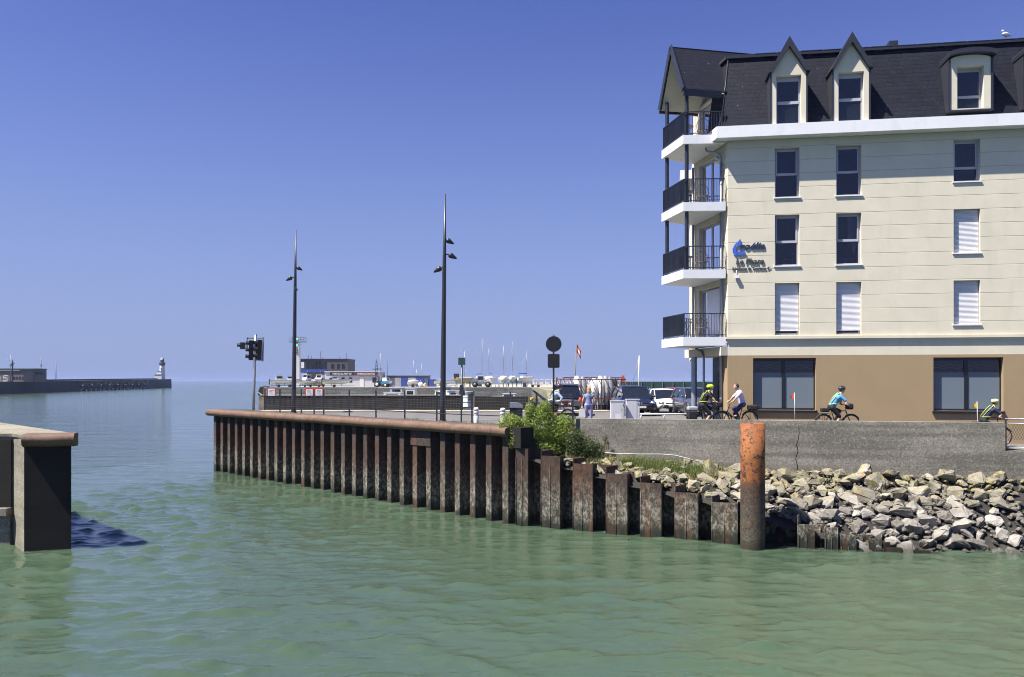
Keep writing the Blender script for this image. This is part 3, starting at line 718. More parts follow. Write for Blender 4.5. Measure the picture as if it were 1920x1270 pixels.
# roof: fascia, mansard, flat top
fo = .53
b = MB(); cor = [(-.52, -fo), (UL, -fo), (UL, .3), (.0, .3), (-.6, 1.42), (-.98, 1.06)]
b.prism(cor, 15.78, 16.26); hp(b, 'fascia', M['white'])
hb0, ht0 = Vector((-.30, -.06, 16.262)), Vector((.11, .80, 19.6)); lb0, lt0 = Vector((-.80, 1.10, 16.262)), Vector((-.32, 1.62, 19.45))
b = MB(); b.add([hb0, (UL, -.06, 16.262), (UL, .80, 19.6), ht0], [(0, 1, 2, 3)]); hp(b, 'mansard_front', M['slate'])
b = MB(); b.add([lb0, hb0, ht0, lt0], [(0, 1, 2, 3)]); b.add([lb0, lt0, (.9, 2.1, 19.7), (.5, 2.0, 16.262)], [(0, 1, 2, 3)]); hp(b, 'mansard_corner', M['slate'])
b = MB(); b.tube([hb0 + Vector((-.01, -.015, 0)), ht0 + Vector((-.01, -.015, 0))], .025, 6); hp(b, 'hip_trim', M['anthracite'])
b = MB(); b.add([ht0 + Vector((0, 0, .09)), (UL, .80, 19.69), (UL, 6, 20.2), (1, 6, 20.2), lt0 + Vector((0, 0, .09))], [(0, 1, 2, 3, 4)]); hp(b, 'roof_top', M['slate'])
b = MB(); b.bar(ht0 + Vector((-.05, -.05, .02)), (UL, .75, 19.64), .14, .13); b.bar(ht0 + Vector((-.05, -.05, .02)), lt0 + Vector((-.06, 0, .02)), .14, .12); hp(b, 'ridge_trim', M['anthracite'])
b = MB()
for k in range(17): b.box(1.2 + k * .95, 2.1 + k * .95, .67, .86, 19.685, 19.705 + .004 * (k % 3))
tag(hp(b, 'ridge_tile', M['anthracite']), kind='stuff')
b = MB(); b.box(6.75, 7.1, .9, 1.3, 19.6, 20.0); hp(b, 'vent', M['anthracite'])

# pointed dormers
def pointed_dormer(uc, apex):
    hw = .69; zf = 18.62; y0, y1 = -.34, .8; zb = 16.262; wu0, wu1, wz1 = uc - .5, uc + .5, 18.32
    b = MB(); b.box(uc - hw, wu0, y0, y1, zb, wz1); b.box(wu1, uc + hw, y0, y1, zb, wz1)
    b.face_prism([(uc - hw, wz1), (uc + hw, wz1), (uc + hw, zf), (uc, apex - .12), (uc - hw, zf)], y0, y1 + .4)
    D = hp(b, 'pointed_dormer', M['cream'])
    b = MB(); o = .1; th = .36                          # dark verge boards and slate cheeks
    for s in (-1, 1):
        P = [(uc + s * (hw + .14), zf - .22), (uc, apex + .12), (uc, apex + .12 - th * 1.15), (uc + s * (hw - .02), zf - .06 - th * .35)]
        b.face_prism(P, y0 - .2, y1 + 1.0)
    b.build('verge', M['anthracite'], D)
    b = MB()
    for s in (-1, 1): b.box(min(uc + s * hw, uc + s * (hw + .07)), max(uc + s * hw, uc + s * (hw + .07)), y0 - .02, y1, zb, zf - .1)
    b.build('cheek', M['anthracite'], D)
    w = MB(); f = .07; y = -.13; z0, z1 = zb + .02, wz1; zs = z0 + .95
    w.box(wu0, wu0 + f, y, y + .05, z0, z1); w.box(wu1 - f, wu1, y, y + .05, z0, z1); w.box(wu0 + f, wu1 - f, y, y + .05, z1 - .2, z1); w.box(wu0 + f, wu1 - f, y - .02, y + .05, zs - .06, zs + .06)
    W = w.build('window', M['frame_grey'], D)
    b = MB(); b.box(wu0 + f, wu1 - f, y + .02, y + .024, z0, zs - .06); b.box(wu0 + f, wu1 - f, y + .02, y + .024, zs + .06, z1 - .2); b.build('pane', M['car_glass'], W)
pointed_dormer(2.42, 19.76); pointed_dormer(4.89, 19.78)
def round_dormer(uc):
    hw = .76; y0, y1 = -.26, .8; zb, zt_ = 16.62, 18.75; wu0, wu1, wz0, wz1 = uc - .5, uc + .5, 16.7, 18.32
    b = MB(); b.box(uc - hw, wu0, y0, y1, zb, wz1); b.box(wu1, uc + hw, y0, y1, zb, wz1)
    arc = [(uc + hw * math.cos(a), 18.62 + .16 * math.sin(a)) for a in np.linspace(0, math.pi, 13)]
    b.face_prism([(uc - hw, wz1), (uc + hw, wz1)] + arc, y0, y1 + .3); b.box(uc - hw, uc + hw, y0, y1, zb - .06, zb)
    D = hp(b, 'round_dormer', M['cream'])
    b = MB(); A1 = [(uc + (hw + .12) * math.cos(a), 18.64 + .17 * math.sin(a)) for a in np.linspace(0, math.pi, 13)]; A2 = [(uc + (hw + .14) * math.cos(a), 18.80 + .19 * math.sin(a)) for a in np.linspace(0, math.pi, 13)]
    b.face_prism(A2 + A1[::-1], y0 - .26, y1 + .8); b.build('hood', M['anthracite'], D)
    b = MB()
    for s in (-1, 1): b.box(min(uc + s * hw, uc + s * (hw + .09)), max(uc + s * hw, uc + s * (hw + .09)), y0 - .03, y1, zb - .05, 18.65)
    b.box(uc - hw - .09, uc + hw + .09, y0 - .05, y1, zb - .12, zb - .06); b.build('cheek', M['anthracite'], D)
    w = MB(); f = .08; y = .0; z0, z1 = wz0, wz1; zs = z0 + .45
    w.box(wu0, wu0 + f, y, y + .05, z0, z1); w.box(wu1 - f, wu1, y, y + .05, z0, z1); w.box(wu0 + f, wu1 - f, y, y + .05, z1 - .15, z1); w.box(wu0 + f, wu1 - f, y - .02, y + .05, zs - .05, zs + .05)
    W = w.build('window', M['frame_grey'], D)
    b = MB(); b.box(wu0 + f, wu1 - f, y + .02, y + .024, z0, zs - .05); b.box(wu0 + f, wu1 - f, y + .02, y + .024, zs + .05, z1 - .15); b.build('pane', M['car_glass'], W)
round_dormer(9.5); round_dormer(12.3)

# gabled canopy over the top balcony
gi = Vector((.94, .342, 0)); out = gi * -.06
B1, B0 = Vector((-1.88, -.22, 0)), Vector((-2.72, 2.08, 0)); mid = (B1 + B0) / 2
R0 = mid + out + Vector((0, 0, 20.32)); E1 = B1 + out + Vector((.03, -.1, 17.98)); E0 = B0 + out + Vector((-.03, .1, 17.98))
Ls = 1.75; Lr = 4.6
def slab_quad(b, pts, th):
    pts = [Vector(p) for p in pts]; nrm = (pts[1] - pts[0]).cross(pts[3] - pts[0]).normalized()
    if nrm.z < 0: nrm = -nrm
    v = pts + [p - nrm * th for p in pts]; b.add(v, [(0, 1, 2, 3), (7, 6, 5, 4), (0, 4, 5, 1), (1, 5, 6, 2), (2, 6, 7, 3), (3, 7, 4, 0)])
b = MB(); slab_quad(b, [E1, E1 + gi * 2.0, R0 + gi * Lr, R0], .06); slab_quad(b, [E0, R0, R0 + gi * Lr, E0 + gi * 2.6], .06); hp(b, 'canopy_roof', M['slate'])
dz = Vector((0, 0, -.075)); b = MB(); slab_quad(b, [E1 + dz + gi * .1, E1 + gi * 1.9 + dz, R0 + gi * 2.2 + dz, R0 + dz + gi * .1], .03); slab_quad(b, [E0 + dz + gi * .1, R0 + dz + gi * .1, R0 + gi * 2.6 + dz, E0 + gi * 2.3 + dz], .03); hp(b, 'canopy_soffit', M['cream'])
b = MB(); b.bar(E1 + Vector((0, 0, -.02)), R0 + Vector((0, 0, -.02)), .05, .26); b.bar(E0 + Vector((0, 0, -.02)), R0 + Vector((0, 0, -.02)), .05, .26); hp(b, 'verge_board', M['anthracite'])
b = MB(); b.bar(E1 + Vector((0, 0, -.14)) + gi * .05, E1 + gi * 1.75 + Vector((0, 0, -.14)), .10, .30); hp(b, 'eaves_beam', M['dark_frame'])
b = MB(); b.bar(E0 + Vector((0, 0, -.12)), E0 + gi * 1.9 + Vector((0, 0, -.12)), .08, .12); hp(b, 'eaves_beam', M['anthracite'])
b = MB(); fbox(b, .5, .8, .25, .4, 16.1, 18.3); fbox(b, 2.85, LF, .05, .2, 16.1, 18.6); fbox(b, 1.2, 3.2, .3, .4, 18.05, 19.3); hp(b, 'top_floor_wall', M['cream'])

# rain pipes
b = MB(); L_ = lambda l, y, z: tuple(Mf @ Vector((l, y, z)))
p = [L_(.85, -.62, 15.75), L_(.82, -.6, 15.55), L_(.55, -.3, 15.42), L_(.46, -.12, 15.25), L_(.45, -.1, 14.9)]
b.tube(p, .05, 8); b.tube([L_(.45, -.1, 15.0), L_(.45, -.1, 3.5)], .058, 10); hp(b, 'rain_pipe', M['zinc'])
for z in (4.8, 8.9, 11.6, 14.0):
    b = MB(); b.lathe([(.062, z), (.062, z + .07)], 10, Matrix.Translation(Mf @ Vector((.45, -.1, 0)))); hp(b, 'pipe_collar', M['zinc'])
b = MB(); b.tube([L_(3.3, -.1, 15.5), L_(3.3, -.1, 7.4)], .05, 8); b.tube([L_(2.2, -.45, 7.03), L_(2.0, -.42, 6.95), L_(1.75, -.38, 6.85), L_(1.6, -.36, 6.6), L_(1.6, -.36, 3.6)], .05, 8); hp(b, 'rain_pipe', M['zinc'])
b = MB(); b.ell(tuple(Mf @ Vector((.78, -.15, 15.25))), (.09, .09, .07)); hp(b, 'lamp_globe', M['white'])

# wall lettering
SG = thing('wall_sign', HB.matrix_basis @ Vector((0, 0, 0)), 'dark raised lettering with blue sail emblem on the cream front wall', 'sign', HB.rotation_euler.z)
SG.location = HB.location
def text(s, size, u, z, mat, shear=.2, ext=.012, y=-.028, sx=1.0, name='lettering'):
    c = bpy.data.curves.new(name, 'FONT'); c.body = s; c.size = size; c.shear = shear; c.extrude = ext; c.resolution_u = 3; c.offset = .010
    tmp = bpy.data.objects.new('tmp', c); COL.objects.link(tmp); me_t = bpy.data.meshes.new_from_object(tmp.evaluated_get(bpy.context.evaluated_depsgraph_get())); bpy.data.objects.remove(tmp)
    me_t.materials.clear(); o = link(name, me_t, mat, SG)
    o.rotation_euler = (R(90), 0, 0); o.location = (u, y, z); o.scale = (sx, 1, 1); return o
kz = lambda y: 5.6 + (714 - y) / 44.35
ku = lambda p: (34 * ((p - 960) / 1500) - 9.18) / (.989 + .147 * (p - 960) / 1500)
text('goélia', .40, ku(1386), kz(467.5), M['letter_blue'], .22, sx=1.12)
text('Le Phare', .33, ku(1379.5), kz(495), M['letter_grey'], .1, sx=.98)
text('Résidence de Tourisme 4*', .15, ku(1373), kz(506), M['letter_grey'], .0, .006, sx=.97)
def emblem(pts, name):
    b = MB(); b.face_prism([(ku(px), kz(py)) for px, py in pts], -.05, -.03); b.build(name, M['sail_blue'], SG)
emblem([(1387.8, 447), (1384.5, 452), (1381.5, 458), (1381, 462), (1389.8, 459.5), (1389, 453)], 'sail')
emblem([(1383.2, 452), (1377, 459), (1373.2, 467), (1374, 474), (1377.5, 478), (1382, 479), (1380.3, 470), (1380.5, 461)], 'sail')
emblem([(1381, 470.5), (1383.5, 479), (1392, 477.5), (1399, 475), (1394, 469.5), (1388, 472)], 'hull')
b = MB()
for u, z in ((ku(1390), kz(465)), (ku(1410), kz(465)), (ku(1430), kz(464)), (ku(1385), kz(492)), (ku(1425), kz(492)), (ku(1381), kz(465)), (ku(1388), kz(474)), (ku(1376), kz(504.5)), (ku(1436), kz(504.5))): b.bar((u, -.03, z), (u, .01, z), .015)
tag(b.build('spacer', M['galv'], SG), kind='stuff')
b = MB(); u, z = ku(1381), kz(519); b.box(u - .08, u + .08, -.13, -.03, z - .06, z + .06); b.bar((u, -.04, z), (u, .0, z), .08); b.tube([(u, -.02, z + .05), (u, -.03, z + .28)], .012, 6)
tag(b.build('wall_lamp', M['white'], None, HB.location, HB.rotation_euler.z), 'small white floodlight below the wall lettering', 'lamp')

# balcony furniture
def balcony_chair(n=14):
    b = MB()
    for dx, dy in ((-.2, -.2), (.2, -.2), (-.22, .2), (.22, .2)): b.tube([(dx * 1.15, dy * 1.15, 0), (dx, dy, .44)], .012, 6)
    b.tube([(.24 * math.cos(a), .24 * math.sin(a), .44) for a in np.linspace(0, 2 * math.pi, 15)], .014, 6)
    for k in range(-2, 3): b.bar((k * .09, -.21, .445), (k * .09, .21, .445), .05, .01)
    arc = [(.27 * math.cos(a), .27 * math.sin(a) + .02, .64 + .24 * max(0, math.sin(a))) for a in np.linspace(-.5, math.pi + .5, 15)]
    b.tube(arc, .013, 6)
    for a in np.linspace(.1, math.pi - .1, 8): b.bar((.24 * math.cos(a), .24 * math.sin(a), .44), (.27 * math.cos(a), .27 * math.sin(a) + .02, .64 + .24 * math.sin(a)), .012)
    return b
def balcony_table():
    b = MB(); b.lathe([(.30, .70), (.30, .72)], 20)
    for k in range(3):
        a = k * 2.094; b.tube([(.25 * math.cos(a), .25 * math.sin(a), 0), (.03 * math.cos(a), .03 * math.sin(a), .4), (.2 * math.cos(a), .2 * math.sin(a), .7)], .012, 6)
    return b
cm, tm = balcony_chair().mesh('chair'), balcony_table().mesh('table')
M['wicker'] = simple('wicker', (.16, .12, .085), .7, var=.3, scale=20)
fl_name = ['lowest', 'second lowest', 'second highest', 'top']
for i, s in enumerate(slabs):
    mtx = Matrix.Translation(HB.location) @ Matrix.Rotation(HB.rotation_euler.z, 4, 'Z')
    for nm, me_, (cx_, cy_), rz, lab in (('balcony_chair', cm, (-1.0, .75), 2.2 + .3 * i, 'round backed terrace chair near the door on the %s balcony'), ('balcony_table', tm, (-1.65, 1.0), 0, 'small round terrace table on the %s balcony'), ('balcony_chair', cm, (-1.95, 1.7), -1.2, 'round backed terrace chair at the outer rail of the %s balcony')):
        o = link(nm, me_, M['wicker'] if nm == 'balcony_chair' else M['railing']); o.location = mtx @ Vector((cx_, cy_, s)); o.rotation_euler = (0, 0, rz)
        tag(o, lab % fl_name[i], 'chair' if 'chair' in nm else 'table')
# ------------------------------------------------------------------ parapet, fence, street furniture
pp = thing('quay_parapet', (0, 0, 0), 'long low dark concrete parapet behind the fence, shade put in its colour', 'wall')
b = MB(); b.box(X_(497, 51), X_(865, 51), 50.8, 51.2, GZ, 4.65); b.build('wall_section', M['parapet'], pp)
b = MB(); b.box(X_(487, 51), X_(497, 51) - .004, 50.78, 51.6, GZ - .3, 4.68); b.build('end_block', M['concrete_light'], pp)
b = MB(); b.box(X_(490, 51), X_(865, 51) + .02, 50.76, 51.24, 4.652, 4.70); b.build('coping', M['pavement'], pp)
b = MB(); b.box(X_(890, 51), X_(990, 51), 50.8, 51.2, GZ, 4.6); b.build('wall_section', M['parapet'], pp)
b = MB(); b.box(X_(888, 51), X_(890, 51) - .004, 50.79, 51.2, GZ, 4.6); b.build('end_block', M['wood'], pp)

fposts = [(497, 772), (525, 775), (565, 776.5), (589, 777.5), (607, 778.5), (655, 781), (705, 784), (759, 788.5), (819, 792), (865, 795), (885, 796), (957, 799), (1006, 803), (1074, 806)]
FP = [Vector((X_(px, 1.95 * F / (py - HY)), 1.95 * F / (py - HY), GZ)) for px, py in fposts]
fn_ = thing('mesh_fence', (0, 0, 0), 'thin black post and wire mesh fence along the quay edge', 'fence')
for p in FP: b = MB(); b.box(p.x - .035, p.x + .035, p.y - .035, p.y + .035, GZ, GZ + 1.45); b.box(p.x - .07, p.x + .07, p.y - .07, p.y + .07, GZ, GZ + .012); b.build('post', M['anthracite'], fn_)
for i in range(len(FP) - 1):
    p, q = FP[i], FP[i + 1]; b = MB(); up = lambda v, z: Vector((v.x, v.y, GZ + z))
    b.bar(up(p, .42), up(q, .42), .03, .04); b.build('rail', M['anthracite'], fn_)
    b = MB(); n = int((q - p).length / .11)
    for k in range(1, n): c = p.lerp(q, k / n); b.bar(up(c, .05), up(c, 1.4), .003)
    for k in range(12): z = .07 + k * .12; b.bar(up(p, z), up(q, z), .003)
    tag(b.build('wire_mesh', M['galv'], fn_), kind='stuff')
M['red_border'] = simple('red_border', (.55, .05, .03), .6, var=.05)
M['sign_white'] = simple('sign_white', (.75, .75, .76), .6, var=.06)
def fence_sign(px0, px1, py0, py1, Y, label):
    p, q = at(px0, py1, Y), at(px1, py0, Y); t = thing('warning_board', (p.x, Y, p.z), label, 'sign')
    w, h = q.x - p.x, q.z - p.z; b = MB(); b.box(0, w, 0, .02, 0, h); b.build('border', M['red_border'], t)
    b = MB(); b.box(.05, w - .05, -.006, -.001, .0, h - .07); b.build('panel', M['sign_white'], t)
    b = MB(); b.box(.1, .13, .021, .05, -.55, h); b.box(w - .13, w - .1, .021, .05, -.55, h); b.build('bracket', M['anthracite'], t)
    b = MB()
    for k in range(4): b.box(.12, w - random.uniform(.12, .4) * w, -.009, -.0065, h * (.2 + .15 * k), h * (.2 + .15 * k) + .015)
    tag(b.build('small_print', M['letter_grey'], t), kind='stuff')
fence_sign(501, 517, 727, 742.5, 48.8, 'small white board with red border at the left end of the fence')
fence_sign(572, 588, 728, 742, 46.3, 'white board with red border on the fence, left one of the close pair')
fence_sign(590, 606, 728, 742, 45.7, 'white board with red border on the fence, right one of the close pair')

def lamp_post(px, Y, H, lean, heads, label):
    t = thing('lamp_post', (X_(px, Y), Y, GZ), label, 'street lamp'); t.rotation_euler = (0, R(lean), 0)
    b = MB(); b.tube([(0, 0, .0), (0, 0, .9), (0, 0, H * .7), (0, 0, H)], [.145, .14, .09, .03], 14); b.tube([(0, 0, 0), (0, 0, .06)], .2, 14); b.build('column', M['lamp'], t)
    for (z, s, ln, tilt, arm) in heads:
        b = MB(); x0 = s * (.08 + arm)
        prof = [(0, .02), (.03, .1), (.1, .135), (.2, .12), (.3, .08), (.4, .05), (.44, .015)]
        Mx = Matrix.Translation((x0, -.03, z)) @ Matrix.Rotation(s * R(90 + tilt), 4, 'Y') @ Matrix.Scale(ln, 4)
        b.lathe([(r, h) for h, r in prof], 12, Mx)
        hd = b.build('lamp_head', M['lamp'], t)
        b = MB(); b.tube([(s * .05, 0, z), (x0 + s * .02, -.02, z)], .03, 8); b.build('arm', M['lamp'], hd)
lamp_post(550.5, 48, 11.0, .7, [(8.75, 1, .85, 28, .02), (8.15, -1, .95, 30, .1), (7.5, 1, .55, 35, -.1)], 'tall dark tapered lamp post with small lamp heads, the far one behind the traffic signal')
lamp_post(830, 38, 10.82, .62, [(8.65, 1, .95, 30, .0), (7.95, 1, 1.0, 28, .12), (7.32, -1, 1.0, 32, .05)], 'tallest dark tapered lamp post with three lamp heads, near the middle of the quay')

# harbour traffic signal
Yt = 51.2; ts = thing('traffic_signal', (X_(475.5, Yt), Yt, 3.8), 'grey mast with black harbour signal heads on the quay corner', 'traffic light'); ts.rotation_euler = (0, R(1.6), 0)
b = MB(); b.tube([(0, 0, -.1), (0, 0, 1.2), (0, 0, 4.72)], [.085, .08, .07], 12); b.ell((0, 0, 4.74), (.08, .08, .06)); b.build('mast', M['galv'], ts)
b = MB(); b.bar((-.55, 0, 4.5), (.5, 0, 4.5), .07, .09); b.bar((-.52, 0, 3.75), (-.52, 0, 4.55), .07); b.bar((.5, 0, 3.05), (.5, 0, 4.6), .08); b.bar((-.5, 0, 3.75), (0, 0, 3.75), .06); b.bar((0, 0, 3.12), (.5, 0, 3.12), .06); b.build('bracket', M['galv'], ts)
def head(x, z0, n, w, ang, name='signal_head'):
    h = .42; b = MB(); Mx = Matrix.Translation((x, -.06, 0)) @ Matrix.Rotation(R(ang), 4, 'Z')
    b.box(-w / 2, w / 2, -.14, .14, z0, z0 + n * h, Mx); hd = b.build(name, M['black'], ts)
    for k in range(n):
        b = MB(); zc = z0 + (k + .5) * h; arc = []
        for a in np.linspace(-.5, math.pi + .5, 11): arc.append((.15 * math.cos(a), zc + .15 * math.sin(a)))
        v = [(x_, -.14, z_) for x_, z_ in arc] + [(x_ * 1.02, -.34, z_) for x_, z_ in arc]
        b.add(v, [(i, i + 1, 12 + i - 0, 11 + i) for i in range(10)], True, Mx); b.build('hood', M['black'], hd)
        b = MB(); b.ell((0, -.14, zc), (.12, .03, .12), 12, 6, Mx); b.build('lens', M['car_glass'], hd)
head(-.24, 3.10, 3, .36, -70); head(.26, 3.15, 3, .38, -60); head(-.78, 3.80, 1, .36, -80)

# round and square sign seen from behind
sp = at(1038, 780, 33); st = thing('road_sign', (sp.x, 33, GZ), 'black backs of a round sign and a square plate on one post by the bush', 'sign')
b = MB(); b.tube([(0, 0, 0), (0, 0, 3.85)], .04, 10); b.build('post', M['black'], st)
b = MB(); b.lathe([(.325, -.012), (.325, .012)], 32, Matrix.Translation((0, -.06, Z_(645.5, 33) - GZ)) @ Matrix.Rotation(R(90), 4, 'X')); b.build('round_plate', M['black'], st)
b = MB(); zc = Z_(677, 33) - GZ; c = [(-.245, -.25), (-.20, -.29), (.20, -.29), (.245, -.25), (.245, .25), (.20, .285), (-.20, .285), (-.245, .25)]
b.face_prism([(x, z + zc) for x, z in c], -.07, -.05); b.build('square_plate', M['black'], st)
b = MB()
for z in (3.35, 3.75, 2.6, 2.9): b.box(-.09, .09, -.05, .045, z - .02, z + .02)
tag(b.build('clamp', M['galv'], st), kind='stuff')

# marina sign at the gap of the parapet
Ym = 52.2; ms = thing('marina_sign', (X_(866, Ym), Ym, 0), 'dark green square board on a post behind the gap in the parapet', 'sign')
M['sign_green'] = simple('sign_green', (.018, .06, .05), .5, var=.1)
b = MB(); b.tube([(0, 0, -.5), (0, 0, Z_(672, Ym))], .06, 8); b.build('post', M['anthracite'], ms)
b = MB(); b.box(-.23, .23, -.09, -.06, Z_(684.5, Ym), Z_(671, Ym)); b.build('board', M['sign_green'], ms)
b = MB(); b.box(-.14, .12, -.12, .1, Z_(735, Ym), Z_(722, Ym)); b.lathe([(.2, Z_(742, Ym)), (.2, Z_(734, Ym))], 10); b.build('control_box', M['anthracite'], ms)
gl = thing('gangway_rail', (X_(867, 51), 51, GZ), 'dark ladder rail closing the gap in the parapet', 'railing')
for z in (.25, .55, .85): b = MB(); b.bar((0, 0, z), (.72, 0, z), .05); b.build('rail', M['anthracite'], gl)
for x in (.0, .72): b = MB(); b.bar((x, 0, 0), (x, 0, 1.3), .07); b.build('post', M['anthracite'], gl)

# bollards, bin, planter, cabinets
for px, Y, lab in ((893, 36, 'white ringed bollard left of its twin, behind the rusty nosing'), (943, 35.2, 'white ringed bollard right of its twin, nearer the black bin')):
    t = thing('bollard', (X_(px, Y), Y, GZ), lab, 'bollard')
    b = MB(); b.lathe([(.115, 0), (.115, .42), (.10, .44), (.10, .47), (.115, .49), (.115, .56), (.10, .58), (.10, .61), (.115, .63), (.115, .70), (.08, .74), (.02, .75)], 16); b.build('body', M['white'], t)
    b = MB(); b.lathe([(.104, .44), (.104, .47)], 16); b.lathe([(.104, .58), (.104, .61)], 16); tag(b.build('ring', M['galv'], t), kind='stuff')
Yb = 34.2; t = thing('litter_bin', (X_(968, Yb), Yb, GZ), 'black street bin with sloped hood in front of the fence by the bush', 'bin')
b = MB(); b.face_prism([(-.26, 0), (.26, 0), (.27, .78), (-.27, .78)], -.2, .2); b.build('body', M['black'], t)
b = MB(); b.face_prism([(-.28, .80), (.28, .80), (.26, .92), (.1, 1.0), (-.28, 1.02)], -.22, .22); b.build('hood', M['boat_grey'], t)
Yb = 40; t = thing('flower_planter', (X_(1002, Yb), Yb, GZ), 'round dark planter tub with yellow flowers behind the bin', 'planter')
b = MB(); b.lathe([(.25, 0), (.31, .3), (.33, .8), (.35, .82), (.35, .86), (.28, .86)], 20); b.build('tub', M['anthracite'], t)
def leaves(b, c, rad, n, size, ld=.6, seed=0, flat=.3, shell=.35):
    rr = random.Random(seed)
    for i in range(n):
        while True:
            q = Vector((rr.uniform(-1, 1), rr.uniform(-1, 1), rr.uniform(-1, 1)))
            if shell < q.length < 1: break
        p = Vector(c) + Vector((q.x * rad[0], q.y * rad[1], q.z * rad[2])); s = size * rr.uniform(.6, 1.3)
        n_ = (q + Vector((rr.gauss(0, .6), rr.gauss(0, .6), rr.gauss(.2, .6)))).normalized(); a = n_.orthogonal().normalized(); a = Matrix.Rotation(rr.uniform(0, 6.28), 3, n_) @ a; d = n_.cross(a)
        b.add([p - a * s, p + d * s * ld * .5 + n_ * s * .12, p + a * s, p - d * s * ld * .5 + n_ * s * .12], [(0, 1, 2, 3)])
b = MB(); leaves(b, (0, 0, .95), (.33, .33, .16), 160, .05, seed=3); tag(b.build('foliage', M['leaf_dark'], t), kind='stuff')
b = MB(); leaves(b, (0, 0, 1.02), (.3, .3, .14), 60, .045, .9, seed=4); tag(b.build('blossom', M['yellow'], t), kind='stuff')
M['cabinet'] = simple('cabinet_grey', (.60, .59, .61), .6, var=.04, dirt=.2)
def cabinet(px0, px1, top, Y, lab, style):
    x0, x1 = X_(px0, Y), X_(px1, Y); w = x1 - x0; H = Z_(top, Y) - GZ; t = thing('utility_cabinet', ((x0 + x1) / 2, Y, GZ), lab, 'cabinet')
    b = MB(); b.box(-w / 2, w / 2, -.16, .16, 0, H - .03); b.build('body', M['cabinet'], t)
    b = MB(); b.box(-w / 2 - .015, w / 2 + .015, -.18, .18, H - .028, H); b.build('lid', M['cabinet'], t)
    b = MB(); b.box(-w / 2 + .05, w / 2 - (.12 if style else .04), -.172, -.161, .08 if not style else .22, H - .08); d_ = b.build('door', M['cabinet'], t)
    b = MB(); b.box(w / 2 - .07, w / 2 - .05, -.18, -.162, H * .8, H * .86); b.build('lock', M['black'], d_)
    if not style:
        b = MB(); b.box(-w * .2, w * .25, -.175, -.173, H * .12, H * .5); b.build('notice', M['sign_white'], d_)
        b = MB(); b.box(w * .24, w * .32, -.177, -.1755, H * .62, H * .72); b.build('sticker', simple('lime_sticker', (.45, .6, .05), .5), d_)
    else:
        b = MB(); b.box(-w / 2 - .002, w / 2 + .002, -.166, .166, .17, .185); b.build('seam', M['anthracite'], t)
cabinet(1145, 1170, 751.5, 33.8, 'pale grey utility cabinet with paper notice, left of two behind the wall', 0)
cabinet(1174, 1198, 748.5, 34.0, 'taller pale grey utility cabinet, right of two behind the wall', 1)
b = MB(); b.tube([(X_(1200, 40), 40, 3.93), (X_(1292, 40), 40, 3.93)], .045, 8)
for px in (1202, 1245, 1290): b.tube([(X_(px, 40), 40, GZ), (X_(px, 40), 40, 3.93)], .035, 8)
tag(b.build('low_barrier', M['white'], None), 'low white tube barrier in front of the parked cars', 'barrier')

# ------------------------------------------------------------------ vegetation
def shrub(loc, label, blobs, mat, n, size, seed, flowers=False, stems=24, ld=.55):
    t = thing('shrub', loc, label, 'shrub'); b = MB()
    for k, (c, r) in enumerate(blobs): leaves(b, c, r, int(n * r[0] * r[2] * 3.2), size, ld, seed + k)
    tag(b.build('foliage', mat, t), kind='stuff')
    b = MB(); rr = random.Random(seed)
    for i in range(stems):
        c, r = rr.choice(blobs); tip = Vector(c) + Vector((rr.uniform(-.7, .7) * r[0], rr.uniform(-.7, .7) * r[1], rr.uniform(.3, 1.05) * r[2])); base = Vector((c[0] * .6 + rr.uniform(-.2, .2), rr.uniform(-.2, .2), 0))
        b.tube([base, base.lerp(tip, .5) + Vector((rr.uniform(-.1, .1), 0, .05)), tip], [.02, .014, .005], 5)
    tag(b.build('stem', M['wood'], t), kind='stuff')
    if flowers:
        b = MB(); leaves(b, flowers[0], flowers[1], 16, .04, 1, seed + 9, shell=.8); tag(b.build('blossom', simple('pink_blossom', (.6, .03, .15), .6), t), kind='stuff')
    return t
g0 = at(1030, 860, 31.9); z0 = 2.65
shrub((X_(1010, 31.9), 31.9, z0), 'tall bright green shrub on the quay end between nosing and road sign', [((-.65, 0, .75), (.6, .4, .6)), ((.1, .05, 1.0), (.7, .45, .7)), ((.9, .0, 1.1), (.4, .4, .35)), ((-1.0, -.45, 1.1), (.42, .35, .42)), ((-.75, -.6, .6), (.4, .3, .4)), ((.75, 0, .8), (.55, .45, .5)), ((-.8, .1, 1.0), (.28, .3, .4)), ((.2, 0, 1.55), (.3, .25, .4)), ((-.3, 0, 1.5), (.2, .2, .38)), ((.35, .0, .25), (.7, .4, .35))], M['leaf_bright'], 2200, .055, 11).scale = (1.15, 1.1, 1.12)
shrub((X_(1090, 31.2), 31.2, 2.55), 'dark green rose bush with pink flowers in front of the wall end', [((-.25, 0, .75), (.45, .4, .5)), ((.25, 0, .5), (.5, .4, .45)), ((.6, .05, .3), (.35, .35, .3)), ((-.1, 0, .25), (.6, .35, .3))], M['leaf_dark'], 1700, .055, 31, ((-.2, -.1, .8), (.5, .4, .45)))
shrub((X_(1135, 31.4), 31.42, 2.9), 'small dark weed hanging on the concrete wall', [((0, 0, .45), (.13, .1, .16)), ((.05, 0, .25), (.1, .08, .15))], M['leaf_dark'], 2600, .03, 41, stems=6)
